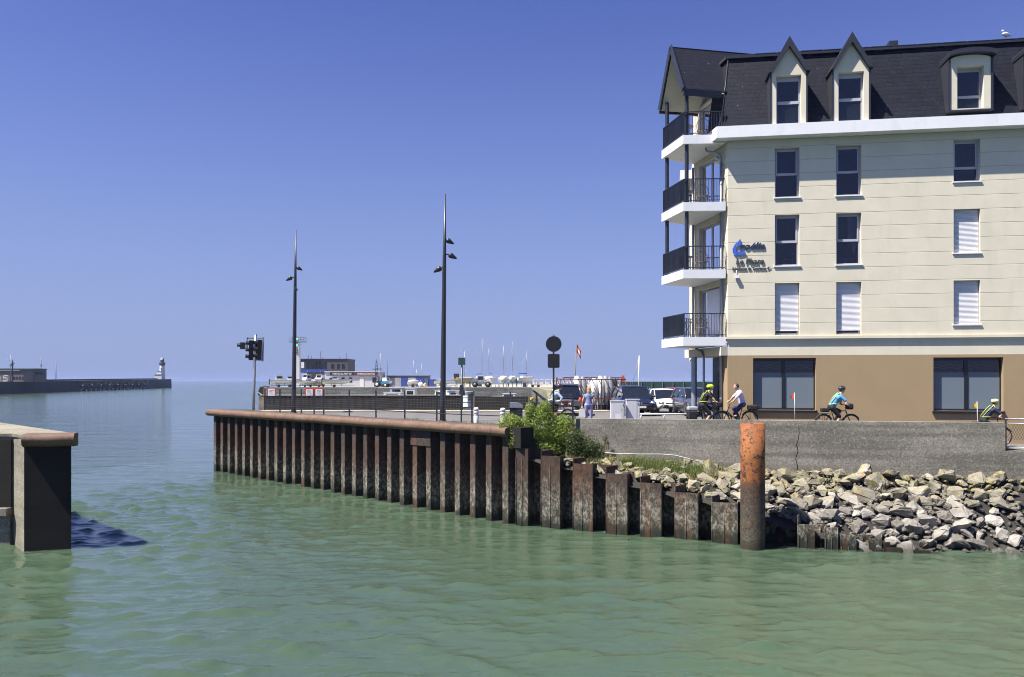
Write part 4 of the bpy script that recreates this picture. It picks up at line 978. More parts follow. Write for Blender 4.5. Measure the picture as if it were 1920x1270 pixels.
def grass(name, pts, n, h, mat, seed, parent=None):
    rr = random.Random(seed); b = MB()
    for i in range(n):
        p = Vector(pts(rr)); hh = h * rr.uniform(.4, 1.2); l = Vector((rr.gauss(0, .35), rr.gauss(0, .35), 0)) * hh; s = Vector((rr.uniform(-1, 1), rr.uniform(-1, 1), 0)).normalized() * .008
        m_ = p + l * .4 + Vector((0, 0, hh * .65)); e = p + l + Vector((0, 0, hh))
        b.add([p - s, p + s, m_ + s * .7, m_ - s * .7, e], [(0, 1, 2, 3), (3, 2, 4)])
    return tag(b.build(name, mat, parent), kind='stuff')
def gslope(a0, a1, b0, b1):
    def f(rr):
        a, bb = rr.uniform(a0, a1), rr.uniform(b0, b1); p = slope(a, bb); return (p.x, p.y, p.z - .12)
    return f
tag(grass('dry_grass', gslope(.03, .20, .35, .98), 2200, .32, M['blade'], 51), 'dry pale grass tufts on the bank below the wall')
def tuft(cx_, cy_, r):
    return lambda rr: (cx_ + rr.gauss(0, r), cy_ + rr.gauss(0, r * .6), slope(min(1, max(0, (cx_ - .9) / 26)), .6).z - .3)
M['blade_green'] = leaf('green_blade', (.05, .085, .02), (.12, .17, .04))
tag(grass('green_grass', gslope(.09, .18, .5, .85), 1600, .42, M['blade_green'], 52), 'green grass clump on the bank below the wall')
tag(grass('quay_weeds', lambda rr: (lambda s: (W0.x + t1.x * s + .75 + rr.gauss(0, .25), W0.y + t1.y * s + .75 + rr.gauss(0, .2), GZ))(rr.choice([1.2, 2.2, 3.0, 18.5, 19.2, 22, 23.5, 24.2, 25])), 900, .22, M['blade_green'], 53), 'weeds along the back of the nosing')
grass('bank_weeds', gslope(.22, .72, .82, 1.0), 500, .16, M['blade'], 54, None)['label'] = 'sparse weeds at the foot of the wall'
# pale hose lying on the bank
hp_ = []
for px, py, Y in ((1131, 849, 31.3), (1160, 851, 31.2), (1200, 852, 31.0), (1240, 852, 30.85), (1265, 854, 30.7), (1290, 860, 30.6), (1312, 867, 30.5)): hp_.append(at(px, py, Y))
b = MB(); b.tube(hp_, .02, 8); tag(b.build('hose', M['hose'], None), 'long pale hose lying along the foot of the wall above the rocks', 'hose')
# ------------------------------------------------------------------ far harbour: quay, hardstand, buildings, boats
QZ, QY = 4.2, 163.0
b = MB(); b.box(X_(494, QY), 4.6, QY, QY + .8, -1.5, QZ); tag(b.build('far_quay', M['quay_stone']), 'grey stone quay wall across the marina basin', 'quay wall')
b = MB(); b.prism([(X_(494, QY), QY + .8), (4.6, QY + .8), (4.6, QY - 4), (70, QY - 4), (70, 300), (X_(494, QY) - 4, 300), (X_(494, QY) - 3, QY + 8)], -1.5, QZ - .004); tag(b.build('hardstand', M['pavement']), kind='structure')
b = MB(); b.prism([(X_(497, QY), QY + 1.2), (X_(700, QY), QY + 1.2), (X_(700, QY), 168), (X_(499, QY), 168)], QZ - .003, QZ + .05); b.prism([(X_(830, QY), QY + 2), (X_(1000, QY), QY + 2), (X_(1000, QY), 168), (X_(830, QY), 168)], QZ - .003, QZ + .04); tag(b.build('grass_strip', M['grass']), kind='structure')
t = thing('jetty_end', (X_(490, 166), 166, 0), 'dark timber jetty end with pale handrail at the left end of the far quay', 'jetty')
b = MB(); b.face_prism([(.5, -1), (.5, 4.4), (-.3, 4.3), (-.75, 3.0), (.3, -1)], 0, 4); b.build('timbers', M['wood_dark'], t)
b = MB(); b.bar((-.7, -.05, 3.2), (.5, -.05, 2.4), .12); b.build('handrail', M['white'], t)

def hull(L, B, H, n=9, keel=0, mirror_stern=True):
    """pointed hull along +x (bow), z=0 at the keel line"""
    b = MB(); rows = []
    for i in range(n):
        s = i / (n - 1); x = -L / 2 + L * s; w = B / 2 * (min(1, .82 + .5 * s) if s < .4 else math.cos((s - .4) / .6 * math.pi / 2) ** .75); w = max(w, .012)
        sh = H * (1 + .22 * s * s); k = H * .10 + (H * .75) * max(0, (s - .72) / .28) ** 2
        rows.append([(x, -w, sh), (x + .1 * s, -w * .93, sh * .55 + k * .45), (x, -w * .5, k + (sh - k) * .08), (x, 0, k), (x, w * .5, k + (sh - k) * .08), (x + .1 * s, w * .93, sh * .55 + k * .45), (x, w, sh)])
    v = [p for r in rows for p in r]; f = [(i * 7 + j, i * 7 + j + 1, (i + 1) * 7 + j + 1, (i + 1) * 7 + j) for i in range(n - 1) for j in range(6)]
    b.add(v, f, True); b.add(rows[0], [tuple(reversed(range(7)))])
    b.add(v, [(i * 7, (i + 1) * 7, (i + 1) * 7 + 6, i * 7 + 6) for i in range(n - 1)])
    return b
def motor_boat(px, Y, z, L, B, rz, label, hullmat='gel', cab=(.35, .3, 1.0), stand=True, group=None, ground=QZ, cover=None):
    t = thing('motor_boat', (X_(px, Y), Y, z), label, 'boat', rz, group); H = L * .17
    hull(L, B, H).build('hull', M[hullmat], t)
    b = MB(); b.tube([(-L * .48, -B * .47, H * 1.02), (0, -B * .51, H * 1.06), (L * .35, -B * .3, H * 1.18), (L * .5, 0, H * 1.25)], .03, 6); b.tube([(-L * .48, B * .47, H * 1.02), (0, B * .51, H * 1.06), (L * .35, B * .3, H * 1.18), (L * .5, 0, H * 1.25)], .03, 6); b.build('rubbing_strake', M['boat_blue'], t)
    cx0, cw, ch = -L * .05, B * .34, cab[2]
    if cover: b = MB(); b.ell((-L * .05, 0, H), (L * .42, B * .46, .55), 14, 8); b.build('cover', M[cover], t)
    else:
        b = MB(); b.face_prism([(cx0 - L * cab[0] * .5, H), (cx0 + L * cab[0] * .75, H), (cx0 + L * cab[0] * .45, H + ch * .55), (cx0 + L * cab[0] * .35, H + ch), (cx0 - L * cab[0] * .5, H + ch)], -cw, cw); c_ = b.build('cabin', M['gel'], t)
        for s in (-1, 1):
            b = MB(); y = s * (cw + .006); b.face_prism([(cx0 - L * cab[0] * .38, H + ch * .45), (cx0 + L * cab[0] * .3, H + ch * .45), (cx0 + L * cab[0] * .26, H + ch * .88), (cx0 - L * cab[0] * .38, H + ch * .88)], y - .005, y + .005); b.build('side_window', M['car_glass'], c_)
        b = MB(); e = .012; b.add([(cx0 + L * cab[0] * .45 + e, -cw * .9, H + ch * .57), (cx0 + L * cab[0] * .45 + e, cw * .9, H + ch * .57), (cx0 + L * cab[0] * .36 + e, cw * .9, H + ch * .95), (cx0 + L * cab[0] * .36 + e, -cw * .9, H + ch * .95)], [(0, 1, 2, 3)]); b.build('windscreen', M['car_glass'], c_)
        b = MB(); b.box(cx0 - L * cab[0] * .56, cx0 + L * cab[0] * .42, -cw * 1.06, cw * 1.06, H + ch, H + ch + .05); b.build('cabin_roof', M['gel'], c_)
        b = MB(); b.tube([(cx0, 0, H + ch), (cx0 - .1, 0, H + ch + .9)], .018, 5); b.build('aerial', M['galv'], t)
    b = MB(); b.box(-L * .54, -L * .485, -.16, .16, H * .35, H * 1.35); b.box(-L * .54, -L * .5, -.06, .06, -H * .1, H * .4); b.build('outboard_motor', M['black'], t)
    if stand:
        g = ground - z
        b = MB(); b.bar((-L * .45, -B * .25, g + .3), (L * .6, 0, g + .3), .08); b.bar((-L * .45, B * .25, g + .3), (L * .6, 0, g + .3), .08)
        for s in (-1, 1): b.bar((-L * .2, s * B * .3, g + .3), (-L * .2, s * B * .35, H * .4), .07); b.bar((L * .15, s * B * .2, g + .3), (L * .15, s * B * .25, H * .4), .07)
        b.build('trailer', M['galv'], t)
        for s in (-1, 1): b = MB(); b.lathe([(.12, -.09), (.27, -.09), (.3, 0), (.27, .09), (.12, .09)], 12, Matrix.Translation((-L * .1, s * B * .48, g + .29)) @ Matrix.Rotation(R(90), 4, 'X')); b.build('wheel', M['rubber'], t)
    return t
motor_boat(527, 171, 4.85, 4.6, 1.9, .35, 'white cabin boat on a trailer, leftmost on the far quay')
motor_boat(548, 174, 4.9, 5.0, 1.9, .1, 'white low cabin boat on a trailer just left of the signal tower', cab=(.3, .3, .8))
motor_boat(574, 171, 4.85, 4.2, 1.9, -2.2, 'white wheelhouse boat on a trailer in front of the grey control building', cab=(.3, .3, 1.3))
motor_boat(598, 173, 4.95, 5.2, 2.0, 2.9, 'white cabin boat with grey side on a trailer below the control building', cab=(.28, .3, 1.0))
motor_boat(632, 170, 4.75, 6.0, 1.9, .15, 'long low white boat on a trailer before the white office', cab=(.2, .3, .6))
motor_boat(725, 176, 4.8, 3.6, 1.8, 1.0, 'small white boat beside the blue tractor', cab=(.3, .3, .8))
motor_boat(777, 172, 4.75, 3.2, 1.7, .2, 'small pale boat under cover before the blue shed', cover='tarp')
motor_boat(832, 176, 4.8, 4.4, 1.8, 0.2, 'white open boat on a trailer just right of the tall lamp post', cab=(.25, .3, .6))
# boats afloat in the basin near the far quay
for px, Y, L, rz, lab, cab in ((645, 152, 3.2, .2, 'small white dinghy with cuddy afloat left in the basin', (.4, .3, .7)), (733, 150, 5.2, 2.9, 'white cabin cruiser afloat with row of side windows', (.5, .3, 1.3)), (748, 156, 5.0, .1, 'white boxy wheelhouse boat afloat beside the cruiser', (.35, .3, 1.9)), (767, 155, 4.6, 3.0, 'white wheelhouse boat afloat, right one of three in the basin', (.3, .3, 1.8)),
                                (827, 150, 5.0, 2.7, 'white boat afloat partly behind the tall lamp post', (.4, .3, 1.6)), (841, 154, 5.2, .2, 'white wheelhouse boat afloat just right of the tall lamp post', (.3, .3, 2.0)), (857, 140, 5.0, .3, 'white boat afloat beside the marina sign', (.35, .3, 1.6)), (876, 120, 6.0, 1.2, 'white boat moored at the gap in the parapet', (.35, .3, 1.5)),
                                (938, 155, 4.2, .1, 'small boat with blue cover afloat under the far wall', (.4, .3, .9)), (950, 153, 4.6, 3.0, 'white boat afloat beside the blue covered one', (.4, .3, 1.2))):
    o = motor_boat(px, Y, .1, L, 1.9, rz, lab, cab=cab, stand=False, hullmat='boat_blue' if 'blue' in lab and 'beside' not in lab else 'gel'); o.scale = (1.45, 1.45, 1.5)

def sail_boat(px, Y, rz, mast, label, L=6.0, tilt=0):
    t = thing('sail_boat', (X_(px, Y), Y, QZ + .75), label, 'sailboat', rz); B, H = 2.0, 1.25
    hull(L, B, H).build('hull', M['gel'], t)
    b = MB(); b.face_prism([(-.5, -.7), (.5, -.7), (.35, .2), (-.4, .2)], -.05, .05); b.build('keel', M['boat_grey'], t)
    b = MB(); b.face_prism([(-.9, H), (1.4, H), (1.1, H + .38), (-.8, H + .42)], -.55, .55); c = b.build('coachroof', M['gel'], t)
    b = MB(); b.tube([(.5, 0, H + .3), (.5 + tilt, 0, H + mast)], [.06, .035], 8); m_ = b.build('mast', M['galv'], t)
    b = MB(); b.bar((.5, -.45, H + mast * .6), (.5, .45, H + mast * .6), .03); b.build('spreader', M['galv'], m_)
    b = MB(); b.tube([(.45, 0, H + .9), (-1.7, 0, H + .95)], .09, 8); b.build('boom_cover', M['boat_blue'], m_)
    b = MB()
    for e in ((L * .48, 0, H * 1.2), (-L * .48, 0, H), (.4, -.9, H), (.4, .9, H)): b.tube([e, (.5, 0, H + mast * .97)], .012, 4)
    tag(b.build('rigging', M['galv'], m_), kind='stuff')
    b = MB()
    for x in (-1.4, 1.3):
        for s in (-1, 1): b.tube([(x, s * .95, -.75), (x, s * .7, H * .45)], .05, 6)
    b.build('cradle', M['galv'], t); return t
sail_boat(918, 176, 1.9, 6.6, 'white sailing yacht ashore just behind the wheeled boat carrier')
sail_boat(943.5, 169, -1.45, 6.8, 'white sailing yacht ashore seen bow on, left of two')
sail_boat(961, 169.5, -1.6, 7.6, 'white sailing yacht ashore with blue boom cover, right of two')
sail_boat(984, 170, .6, 5.6, 'small white sailing boat ashore nearest the round road sign', 4.4)
sail_boat(900, 182, .2, 9.0, 'large yacht ashore with the tallest mast behind the boat carrier', 8)

# old fishing boat ashore
t = thing('fishing_boat', (X_(868, 172), 172, QZ + .7), 'old ochre and white fishing boat ashore with dark wheelhouse', 'boat', 3.05)
hull(4.6, 2.0, 1.25).build('hull', simple('ochre_hull', (.30, .27, .15), .6, var=.15), t)
b = MB(); b.box(-2.0, .6, -.9, .9, 1.25, 1.5); b.build('gunwale', M['gel'], t)
b = MB(); b.box(.9, 1.9, -.6, .6, 1.3, 2.2); b.build('wheelhouse', M['wood_dark'], t)
b = MB(); b.tube([(-.6, 0, 1.3), (-.6, 0, 2.9)], .04, 6); b.build('mast', M['galv'], t)
b = MB()
for x in (-1.5, 0, 1.4):
    for s in (-1, 1): b.tube([(x, s * .8, -.7), (x, s * .6, .5)], .07, 6)
tag(b.build('prop', M['wood_dark'], t), kind='stuff')

# wheeled boat carrier
t = thing('boat_carrier', (X_(903, 168), 168, QZ), 'heavy grey four wheeled boat carrier with big black tyres', 'vehicle')
b = MB(); b.box(-1.9, 1.6, -.8, .8, .75, 1.15); b.face_prism([(-2.2, 1.15), (-1.0, 1.15), (-.9, 1.75), (-2.1, 1.7)], -.85, .85); b.build('chassis', M['boat_grey'], t)
b = MB(); b.face_prism([(-1.0, 1.15), (.5, 1.15), (.6, 1.9), (.3, 2.35), (-.7, 2.35), (-1.05, 1.8)], -.8, .8); c = b.build('cab', M['tarp'], t)
for s in (-1, 1): b = MB(); b.face_prism([(-.8, 1.6), (.4, 1.6), (.25, 2.2), (-.6, 2.2)], s * .806 - .005, s * .806 + .005); b.build('window', M['car_glass'], c)
b = MB(); b.box(-.8, .4, -.85, .85, 2.35, 2.5); b.build('roof', M['gel'], c)
for x in (-1.35, 1.35):
    for s in (-1, 1):
        b = MB(); b.lathe([(.2, -.22), (.55, -.22), (.6, -.12), (.6, .12), (.55, .22), (.2, .22)], 18, Matrix.Translation((x, s * .9, .6)) @ Matrix.Rotation(R(90), 4, 'X')); w = b.build('wheel', M['rubber'], t)
        b = MB(); b.lathe([(.05, -.235), (.28, -.235), (.28, .235), (.05, .235)], 14, Matrix.Translation((x, s * .9, .6)) @ Matrix.Rotation(R(90), 4, 'X')); b.build('rim', M['boat_grey'], w)
b = MB(); b.bar((.6, -.6, 1.3), (2.0, -.6, 2.0), .1); b.bar((.6, .6, 1.3), (2.0, .6, 2.0), .1); b.bar((2.0, -.6, 2.0), (2.0, .6, 2.0), .1); b.build('lifting_arm', M['galv'], t)
t = thing('buggy_frame', (X_(1004, 167), 167, QZ), 'small pale tube framed vehicle at the right end of the far quay', 'vehicle')
b = MB(); b.box(-.9, .9, -.5, .5, .4, .6)
for x in (-.85, 0, .85):
    for s in (-1, 1): b.bar((x, s * .5, .5), (x, s * .5, 1.8), .07)
for s in (-1, 1): b.bar((-.85, s * .5, 1.8), (.85, s * .5, 1.8), .07); b.bar((-.85, s * .5, 1.1), (.85, s * .5, 1.1), .06)
b.build('frame', M['tarp'], t)
for x in (-.6, .6):
    for s in (-1, 1): b = MB(); b.lathe([(.1, -.1), (.3, -.1), (.3, .1), (.1, .1)], 12, Matrix.Translation((x, s * .55, .3)) @ Matrix.Rotation(R(90), 4, 'X')); b.build('wheel', M['rubber'], t)

# blue tractor
t = thing('tractor', (X_(714, 172), 172, QZ), 'blue tractor parked at the right end of the white office', 'tractor')
b = MB(); b.box(-.3, 1.5, -.35, .35, .7, 1.3); b.build('bonnet', simple('tractor_blue', (.06, .3, .5), .4), t)
b = MB(); b.box(-1.1, -.3, -.55, .55, .8, 1.3)
for x in (-1.0, -.35):
    for s in (-1, 1): b.bar((x, s * .5, 1.3), (x, s * .5, 2.2), .07)
b.build('cab_frame', M['black'], t); b = MB(); b.box(-1.15, -.2, -.6, .6, 2.2, 2.3); b.build('roof', M['boat_blue'], t)
for x, r in ((-.7, .62), (1.1, .42)):
    for s in (-1, 1):
        b = MB(); b.lathe([(r * .4, -.15), (r, -.13), (r, .13), (r * .4, .15)], 16, Matrix.Translation((x, s * .65, r)) @ Matrix.Rotation(R(90), 4, 'X')); w = b.build('wheel', M['rubber'], t)
        b = MB(); b.lathe([(.03, -.16), (r * .5, -.16), (r * .5, .16), (.03, .16)], 12, Matrix.Translation((x, s * .65, r)) @ Matrix.Rotation(R(90), 4, 'X')); b.build('rim', M['gel'], w)

# signal tower
t = thing('signal_tower', (X_(558, 186), 186, QZ), 'slim concrete signal tower with railed platform behind the far lamp post', 'tower')
b = MB(); b.box(-.55, .55, -.5, .5, 0, 10.3); b.build('shaft', M['cabinet'], t)
b = MB(); b.box(-1.75, 1.9, -.8, .8, 10.3, 10.5); b.build('platform', M['galv'], t)
b = MB()
for z in (10.95, 11.5):
    for y in (-.78, .78): b.bar((-1.75, y, z), (1.9, y, z), .06)
for x in np.linspace(-1.75, 1.9, 6):
    for y in (-.78, .78): b.bar((x, y, 10.5), (x, y, 11.5), .06)
b.build('railing', M['galv'], t)
b = MB(); b.box(-.35, .45, -.62, -.5, 7.8, 11.3); p_ = b.build('light_panel', M['gel'], t)
def lamp_mat(n, c, e):
    m, tt = new_mat(n, .3); tt.color(c); tt.bsdf.inputs['Emission Color'].default_value = (*c, 1); tt.bsdf.inputs['Emission Strength'].default_value = e; return m
M['sig_green'] = lamp_mat('signal_green_lit', (.03, .7, .35), 1.5); M['sig_red'] = simple('signal_red', (.2, .02, .02), .3)
for z, m_ in ((11.0, 'sig_green'), (10.2, 'sig_red'), (9.7, 'sig_green'), (9.0, 'sig_red'), (8.5, 'black'), (8.0, 'black')):
    b = MB(); b.lathe([(.17, 0), (.17, .08)], 12, Matrix.Translation((.05, -.63, z)) @ Matrix.Rotation(R(90), 4, 'X')); b.build('signal_lamp', M[m_], p_)

# grey control building
M['ctrl_grey'] = simple('dark_grey_cladding', (.075, .075, .085), .7, var=.12); M['ctrl_low'] = simple('brown_grey_wall', (.16, .145, .13), .8, var=.15)
Y = 196; x0, x1 = X_(563, Y), X_(652, Y); t = thing('control_building', ((x0 + x1) / 2, Y, QZ), 'dark grey harbour control building with overhanging glazed upper floor', 'building'); hw = (x1 - x0) / 2
zt1, zb1 = Z_(674.5, Y) - QZ, Z_(699, Y) - QZ
b = MB(); b.box(-hw, hw, 0, 9, zb1, zt1); b.build('upper_floor', M['ctrl_grey'], t)
b = MB(); b.box(-hw - .15, hw + .15, -.15, 9.2, zt1, zt1 + .2); r_ = b.build('roof', M['anthracite'], t)
for x, h in ((-3.8, .8), (-1.6, 1.9), (-1.0, .5), (3.2, .6), (4.9, 1.5), (-hw + 1.2, 1.0)): b = MB(); b.bar((x, 3, zt1 + .2), (x, 3, zt1 + .2 + h), .12); b.build('roof_aerial', M['galv'], r_)
b = MB(); b.box(-hw + 1.6, hw - .3, .4, 9, -.1, zb1); b.build('ground_floor', M['ctrl_low'], t)
for k in range(5): b = MB(); b.box(-hw + 1.3 + k * 1.05, -hw + 2.2 + k * 1.05, -.05, .02, zb1 + 1.0, zb1 + 2.7); b.build('window', M['car_glass'], t)
b = MB(); b.box(-hw + .1, -hw + 6.6, -.08, .0, zb1 + .1, zb1 + .8); b.build('balcony_panel', M['boat_blue'], t)
b = MB(); b.box(-hw + .25, -hw + .95, -.06, .01, zb1 + 1.1, zb1 + 2.6); b.build('white_panel', M['gel'], t)
for x in (2.1, 4.7, 3.5): b = MB(); b.box(x - .35, x + .35, -.05, .02, zb1 + 1.0, zb1 + 2.1); b.build('window', M['car_glass'], t)
for x in (-3.2, -1.2, .6): b = MB(); b.box(x - .45, x + .45, .34, .42, .9, 2.3); b.build('window', M['car_glass'], t)

# white marina office with name board
Y = 181; x0, x1 = X_(609, Y), X_(714, Y); t = thing('marina_office', ((x0 + x1) / 2, Y, QZ), 'long white single storey marina office with dark name board', 'building'); hw = (x1 - x0) / 2
H = Z_(698, Y) - QZ; M['office'] = simple('office_wall', (.55, .54, .58), .8, var=.06, dirt=.2)
b = MB(); b.box(-hw, hw, 0, 6, -.1, H); b.build('wall', M['office'], t)
b = MB(); b.box(-hw - .1, hw + .1, -.2, 6.1, H, H + .15); b.build('roof', M['gel'], t)
b = MB(); b.box(-hw + 1.2, .4, -.26, -.2, H - .75, H + .02); bd = b.build('name_board', M['boat_blue'], t); bd.data.materials[0] = simple('navy_board', (.02, .02, .05), .6)
b = MB(); b.box(.5, hw - .8, -.26, -.2, H - .75, H + .02); bd2 = b.build('name_board', simple('maroon_board', (.12, .02, .035), .6), t)
def text2(s, size, loc, mat, parent, sx=1.0, name='lettering'):
    c = bpy.data.curves.new(name, 'FONT'); c.body = s; c.size = size; c.extrude = .01; c.resolution_u = 2; c.align_x = 'CENTER'; c.offset = .012
    tmp = bpy.data.objects.new('tmp', c); COL.objects.link(tmp); me_t = bpy.data.meshes.new_from_object(tmp.evaluated_get(bpy.context.evaluated_depsgraph_get())); bpy.data.objects.remove(tmp)
    me_t.materials.clear(); o = link(name, me_t, mat, parent); o.rotation_euler = (R(90), 0, 0); o.location = loc; o.scale = (sx, 1, 1); return o
text2('PORT DU BAL PORT EST', .55, (-2.35, -.28, H - .58), M['gel'], bd, .72); text2('HIVERNAGE GRUTAGE', .55, (3.1, -.28, H - .58), M['gel'], bd2, .72)
for x in (-4.7, -3.9, -2.2, -.5): b = MB(); b.box(x - .35, x + .35, -.04, .02, 1.0, 2.1); b.build('window', M['car_glass'], t)
b = MB(); b.box(hw - 1.9, hw - 1.1, -.04, .02, 1.0, 2.1); b.build('window', M['car_glass'], t)
b = MB(); b.box(1.5, 2.6, -.05, .0, 0, 2.3); d_ = b.build('door', M['office'], t)
b = MB(); b.box(1.62, 2.48, -.07, -.052, .02, 2.2); b.build('door_leaf', M['gel'], d_)

# lattice crane mast, far lamp posts
t = thing('crane_mast', (X_(706, 174), 174, QZ), 'dark lattice mast with crossbar beside the marina office', 'mast')
b = MB()
for s in (-1, 1): b.bar((s * .5, 0, 0), (s * .08, 0, 6.0), .08)
for k in range(8): z = k * .72; w = .5 - .42 * z / 6; b.bar((-w, 0, z), (w * .9, 0, z + .7), .05); b.bar((w, 0, z), (-w * .9, 0, z + .7), .05)
b.build('lattice', M['anthracite'], t)
b = MB(); b.bar((-.85, 0, 3.9), (1.2, 0, 3.95), .16); b.build('crossbar', M['anthracite'], t)
def slim_pole(name, px, Y, top, label, arms=(), z=QZ, r=.07, mat='galv', cat='lamp post'):
    t = thing(name, (X_(px, Y), Y, z), label, cat); H = Z_(top, Y) - z
    b = MB(); b.tube([(0, 0, 0), (0, 0, H)], [r, r * .6], 8); b.build('pole', M[mat], t)
    for s in arms: b = MB(); b.tube([(0, 0, H - .05), (s * .5, 0, H + .1), (s * .9, 0, H)], .05, 6); b.ell((s * 1.0, 0, H), (.28, .12, .07), 10, 6); b.build('lamp_arm', M[mat], t)
slim_pole('far_lamp_post', 713, 178, 661, 'slim grey far lamp post right of the lattice mast', (-1,))
slim_pole('far_lamp_post', 871, 185, 658, 'slim far lamp post with two arms above the marina sign', (-1, 1))
slim_pole('beacon_pole', 726, 176, 678, 'thin banded pole left of the blue shed', (), mat='anthracite', cat='pole')
for px, top, lab in ((776, 676, 'thin mast above the blue shed, left of three'), (781, 693, 'short thin mast above the blue shed, middle of three'), (791, 682, 'thin mast above the blue shed, right of three')): slim_pole('mast', px, 190, top, lab, cat='mast')

# blue shed
Y = 184; x0, x1 = X_(725, Y), X_(803, Y); t = thing('blue_shed', ((x0 + x1) / 2, Y, QZ), 'long blue metal shed with grey panels on the far quay', 'shed'); hw = (x1 - x0) / 2; H = Z_(705, Y) - QZ
b = MB(); b.box(-hw, hw, 0, 5, -.1, H); b.build('wall', simple('shed_slate_blue', (.09, .11, .18), .6, var=.1), t)
b = MB(); b.box(-hw - .1, hw + .1, -.12, 5.1, H, H + .14); b.build('roof', M['boat_grey'], t)
for i, (a, c, m_) in enumerate(((-2.9, -1.5, 'tarp'), (-1.48, .15, 'boat_blue'), (.17, 1.9, 'tarp'), (2.0, 3.7, 'boat_blue'))): b = MB(); b.box(a, c, -.1, -.005, 0, H - .45); b.build('panel', M[m_], t)
b = MB(); b.box(hw + .2, hw + 1.7, 0, 2, -.1, 1.7); b.build('annexe', M['boat_blue'], t)
# round white buoys
for k, (px, r, lab) in enumerate(((789, .55, 'large white buoy ashore before the blue shed'), (797, .4, 'white and orange buoy ashore beside the larger white one'))):
    t = thing('buoy', (X_(px, 170), 170, QZ), lab, 'buoy'); b = MB(); b.ell((0, 0, r), (r, r, r), 16, 10); b.build('float', M['gel'], t)
    b = MB(); b.tube([(0, 0, r * 1.9), (0, 0, r * 2.6)], .08, 6); b.build('eye', M['galv'], t)
    if k: b = MB(); b.ell((.05, -.12, r * 1.25), (r * .75, r * .8, r * .6), 14, 8); b.build('orange_cap', M['orange'], t)
# flag, mast ashore
t = thing('flag_pole', (X_(1077, 90), 90, GZ), 'tall thin flag pole with red and white flag behind the dinghy rack', 'flag pole'); t.rotation_euler = (0, R(2.2), 0)
Hf = Z_(643, 90) - GZ; b = MB(); b.tube([(0, 0, 0), (0, 0, Hf)], [.06, .04], 8); b.build('pole', M['wood'], t)
b = MB(); v = []
for i in range(7):
    for j in range(4): v.append((.04 + i * .085, .06 * math.sin(i * 1.1), Hf - .1 - j * .3 - i * .14))
b.add(v, [(i * 4 + j, (i + 1) * 4 + j, (i + 1) * 4 + j + 1, i * 4 + j + 1) for i in range(6) for j in range(3)], True); o = b.build('flag', M['red_border'], t); o.data.materials.append(M['gel'])
for i, p in enumerate(o.data.polygons): p.material_index = 1 if i % 3 == 1 else 0
t = thing('leaning_spar', (X_(1197, 84), 84, 4.5), 'white mast with a leaning stay standing by the green fence', 'mast')
b = MB(); b.tube([(0, 0, -.6), (.08, 0, Z_(667, 84) - 4.5)], [.06, .04], 8); b.build('mast', M['gel'], t)
b = MB(); b.tube([(-.85, 0, -.2), (.05, 0, Z_(669, 84) - 4.5)], .025, 6); b.build('stay', M['boat_grey'], t)

# shingle bank, green windbreak fence, beach huts
b = MB(); v = []
xs_ = np.linspace(3.6, 40, 30)
for x in xs_: v += [(x, 78, GZ - .05), (x, 81, 4.1 + .1 * math.sin(x)), (x, 86, 4.62 + .05 * math.sin(x * 1.7)), (x, 100, 4.6), (x, 160, 4.3)]
b.add(v, [(i * 5 + j, (i + 1) * 5 + j, (i + 1) * 5 + j + 1, i * 5 + j + 1) for i in range(29) for j in range(4)], True); b.add(v[:5], [(0, 1, 2, 3, 4)]); tag(b.build('shingle_bank', M['shingle']), kind='structure')
t = thing('green_fence', (0, 0, 0), 'long green netted windbreak fence on the shingle bank', 'fence'); M['net'] = simple('green_net', (.02, .06, .055), .8, var=.5, scale=14)
xa, xb = X_(1163, 88), X_(1420, 88)
b = MB(); b.box(xa, xb, 88, 88.04, 4.58, Z_(716, 88)); b.build('netting', M['net'], t)
for k in range(14): x = xa + (xb - xa) * k / 13; b = MB(); b.bar((x, 87.95, 4.5), (x, 87.95, Z_(714.5, 88)), .06); b.build('post', M['galv'], t)
huts = None
for k in range(11):
    px = 1003 + k * 11.6; Y = 235; x = X_(px, Y)
    if huts is None:
        huts = thing('beach_hut', (x, Y, QZ), 'white beach hut in the far row behind the dinghy rack', 'hut', 0, 'row of white beach huts'); w = .6; H = Z_(711.5, Y) - QZ
        b = MB(); b.box(-w, w, 0, 1.5, 0, H - .15); b.build('wall', M['gel'], huts); b = MB(); b.box(-w - .08, w + .08, -.15, 1.6, H - .149, H); b.build('roof', M['gel'], huts)
        b = MB(); b.box(-.28, .28, -.02, -.003, .05, H * .55); b.build('door', M['office'], huts)
    else: o = copy_tree(huts); o.location.x = x
# ------------------------------------------------------------------ left pier, lighthouse
A0, A1 = Vector((-210.6, 329, 0)), Vector((-274.8, 646, 0)); pd = (A1 - A0); pn = Vector((-pd.y, pd.x, 0)).normalized(); pn = pn if pn.x < 0 else -pn
def pierp(s, off=0, z=0): p = A0 + pd * s + pn * off; return Vector((p.x, p.y, z))
def topz(s): return 5.05 + 1.75 * max(0, s) if s > 0 else 5.05
pr = thing('stone_pier', (0, 0, 0), 'long dark stone pier with timber fender leading out to the lighthouse', 'pier')
b = MB(); S_ = [-.35, 0, .1, .2, .3, .45, .6, .8, 1.0]; v = []
for s in S_: v += [pierp(s, 0, -1.5), pierp(s, .25, topz(s)), pierp(s, 13, topz(s)), pierp(s, 14, -1.5)]
b.add(v, [(i * 4 + j, (i + 1) * 4 + j, (i + 1) * 4 + j + 1, i * 4 + j + 1) for i in range(len(S_) - 1) for j in range(3)]); b.add(v[-4:], [(0, 1, 2, 3)]); b.add(v[:4], [(3, 2, 1, 0)]); b.build('wall', M['pier_wall'], pr)
b = MB(); v = []
for s in S_[2:]: v += [pierp(s, 8, topz(s) - .1), pierp(s, 8, topz(s) + .75), pierp(s, 9, topz(s) + .75), pierp(s, 9, topz(s) - .1)]
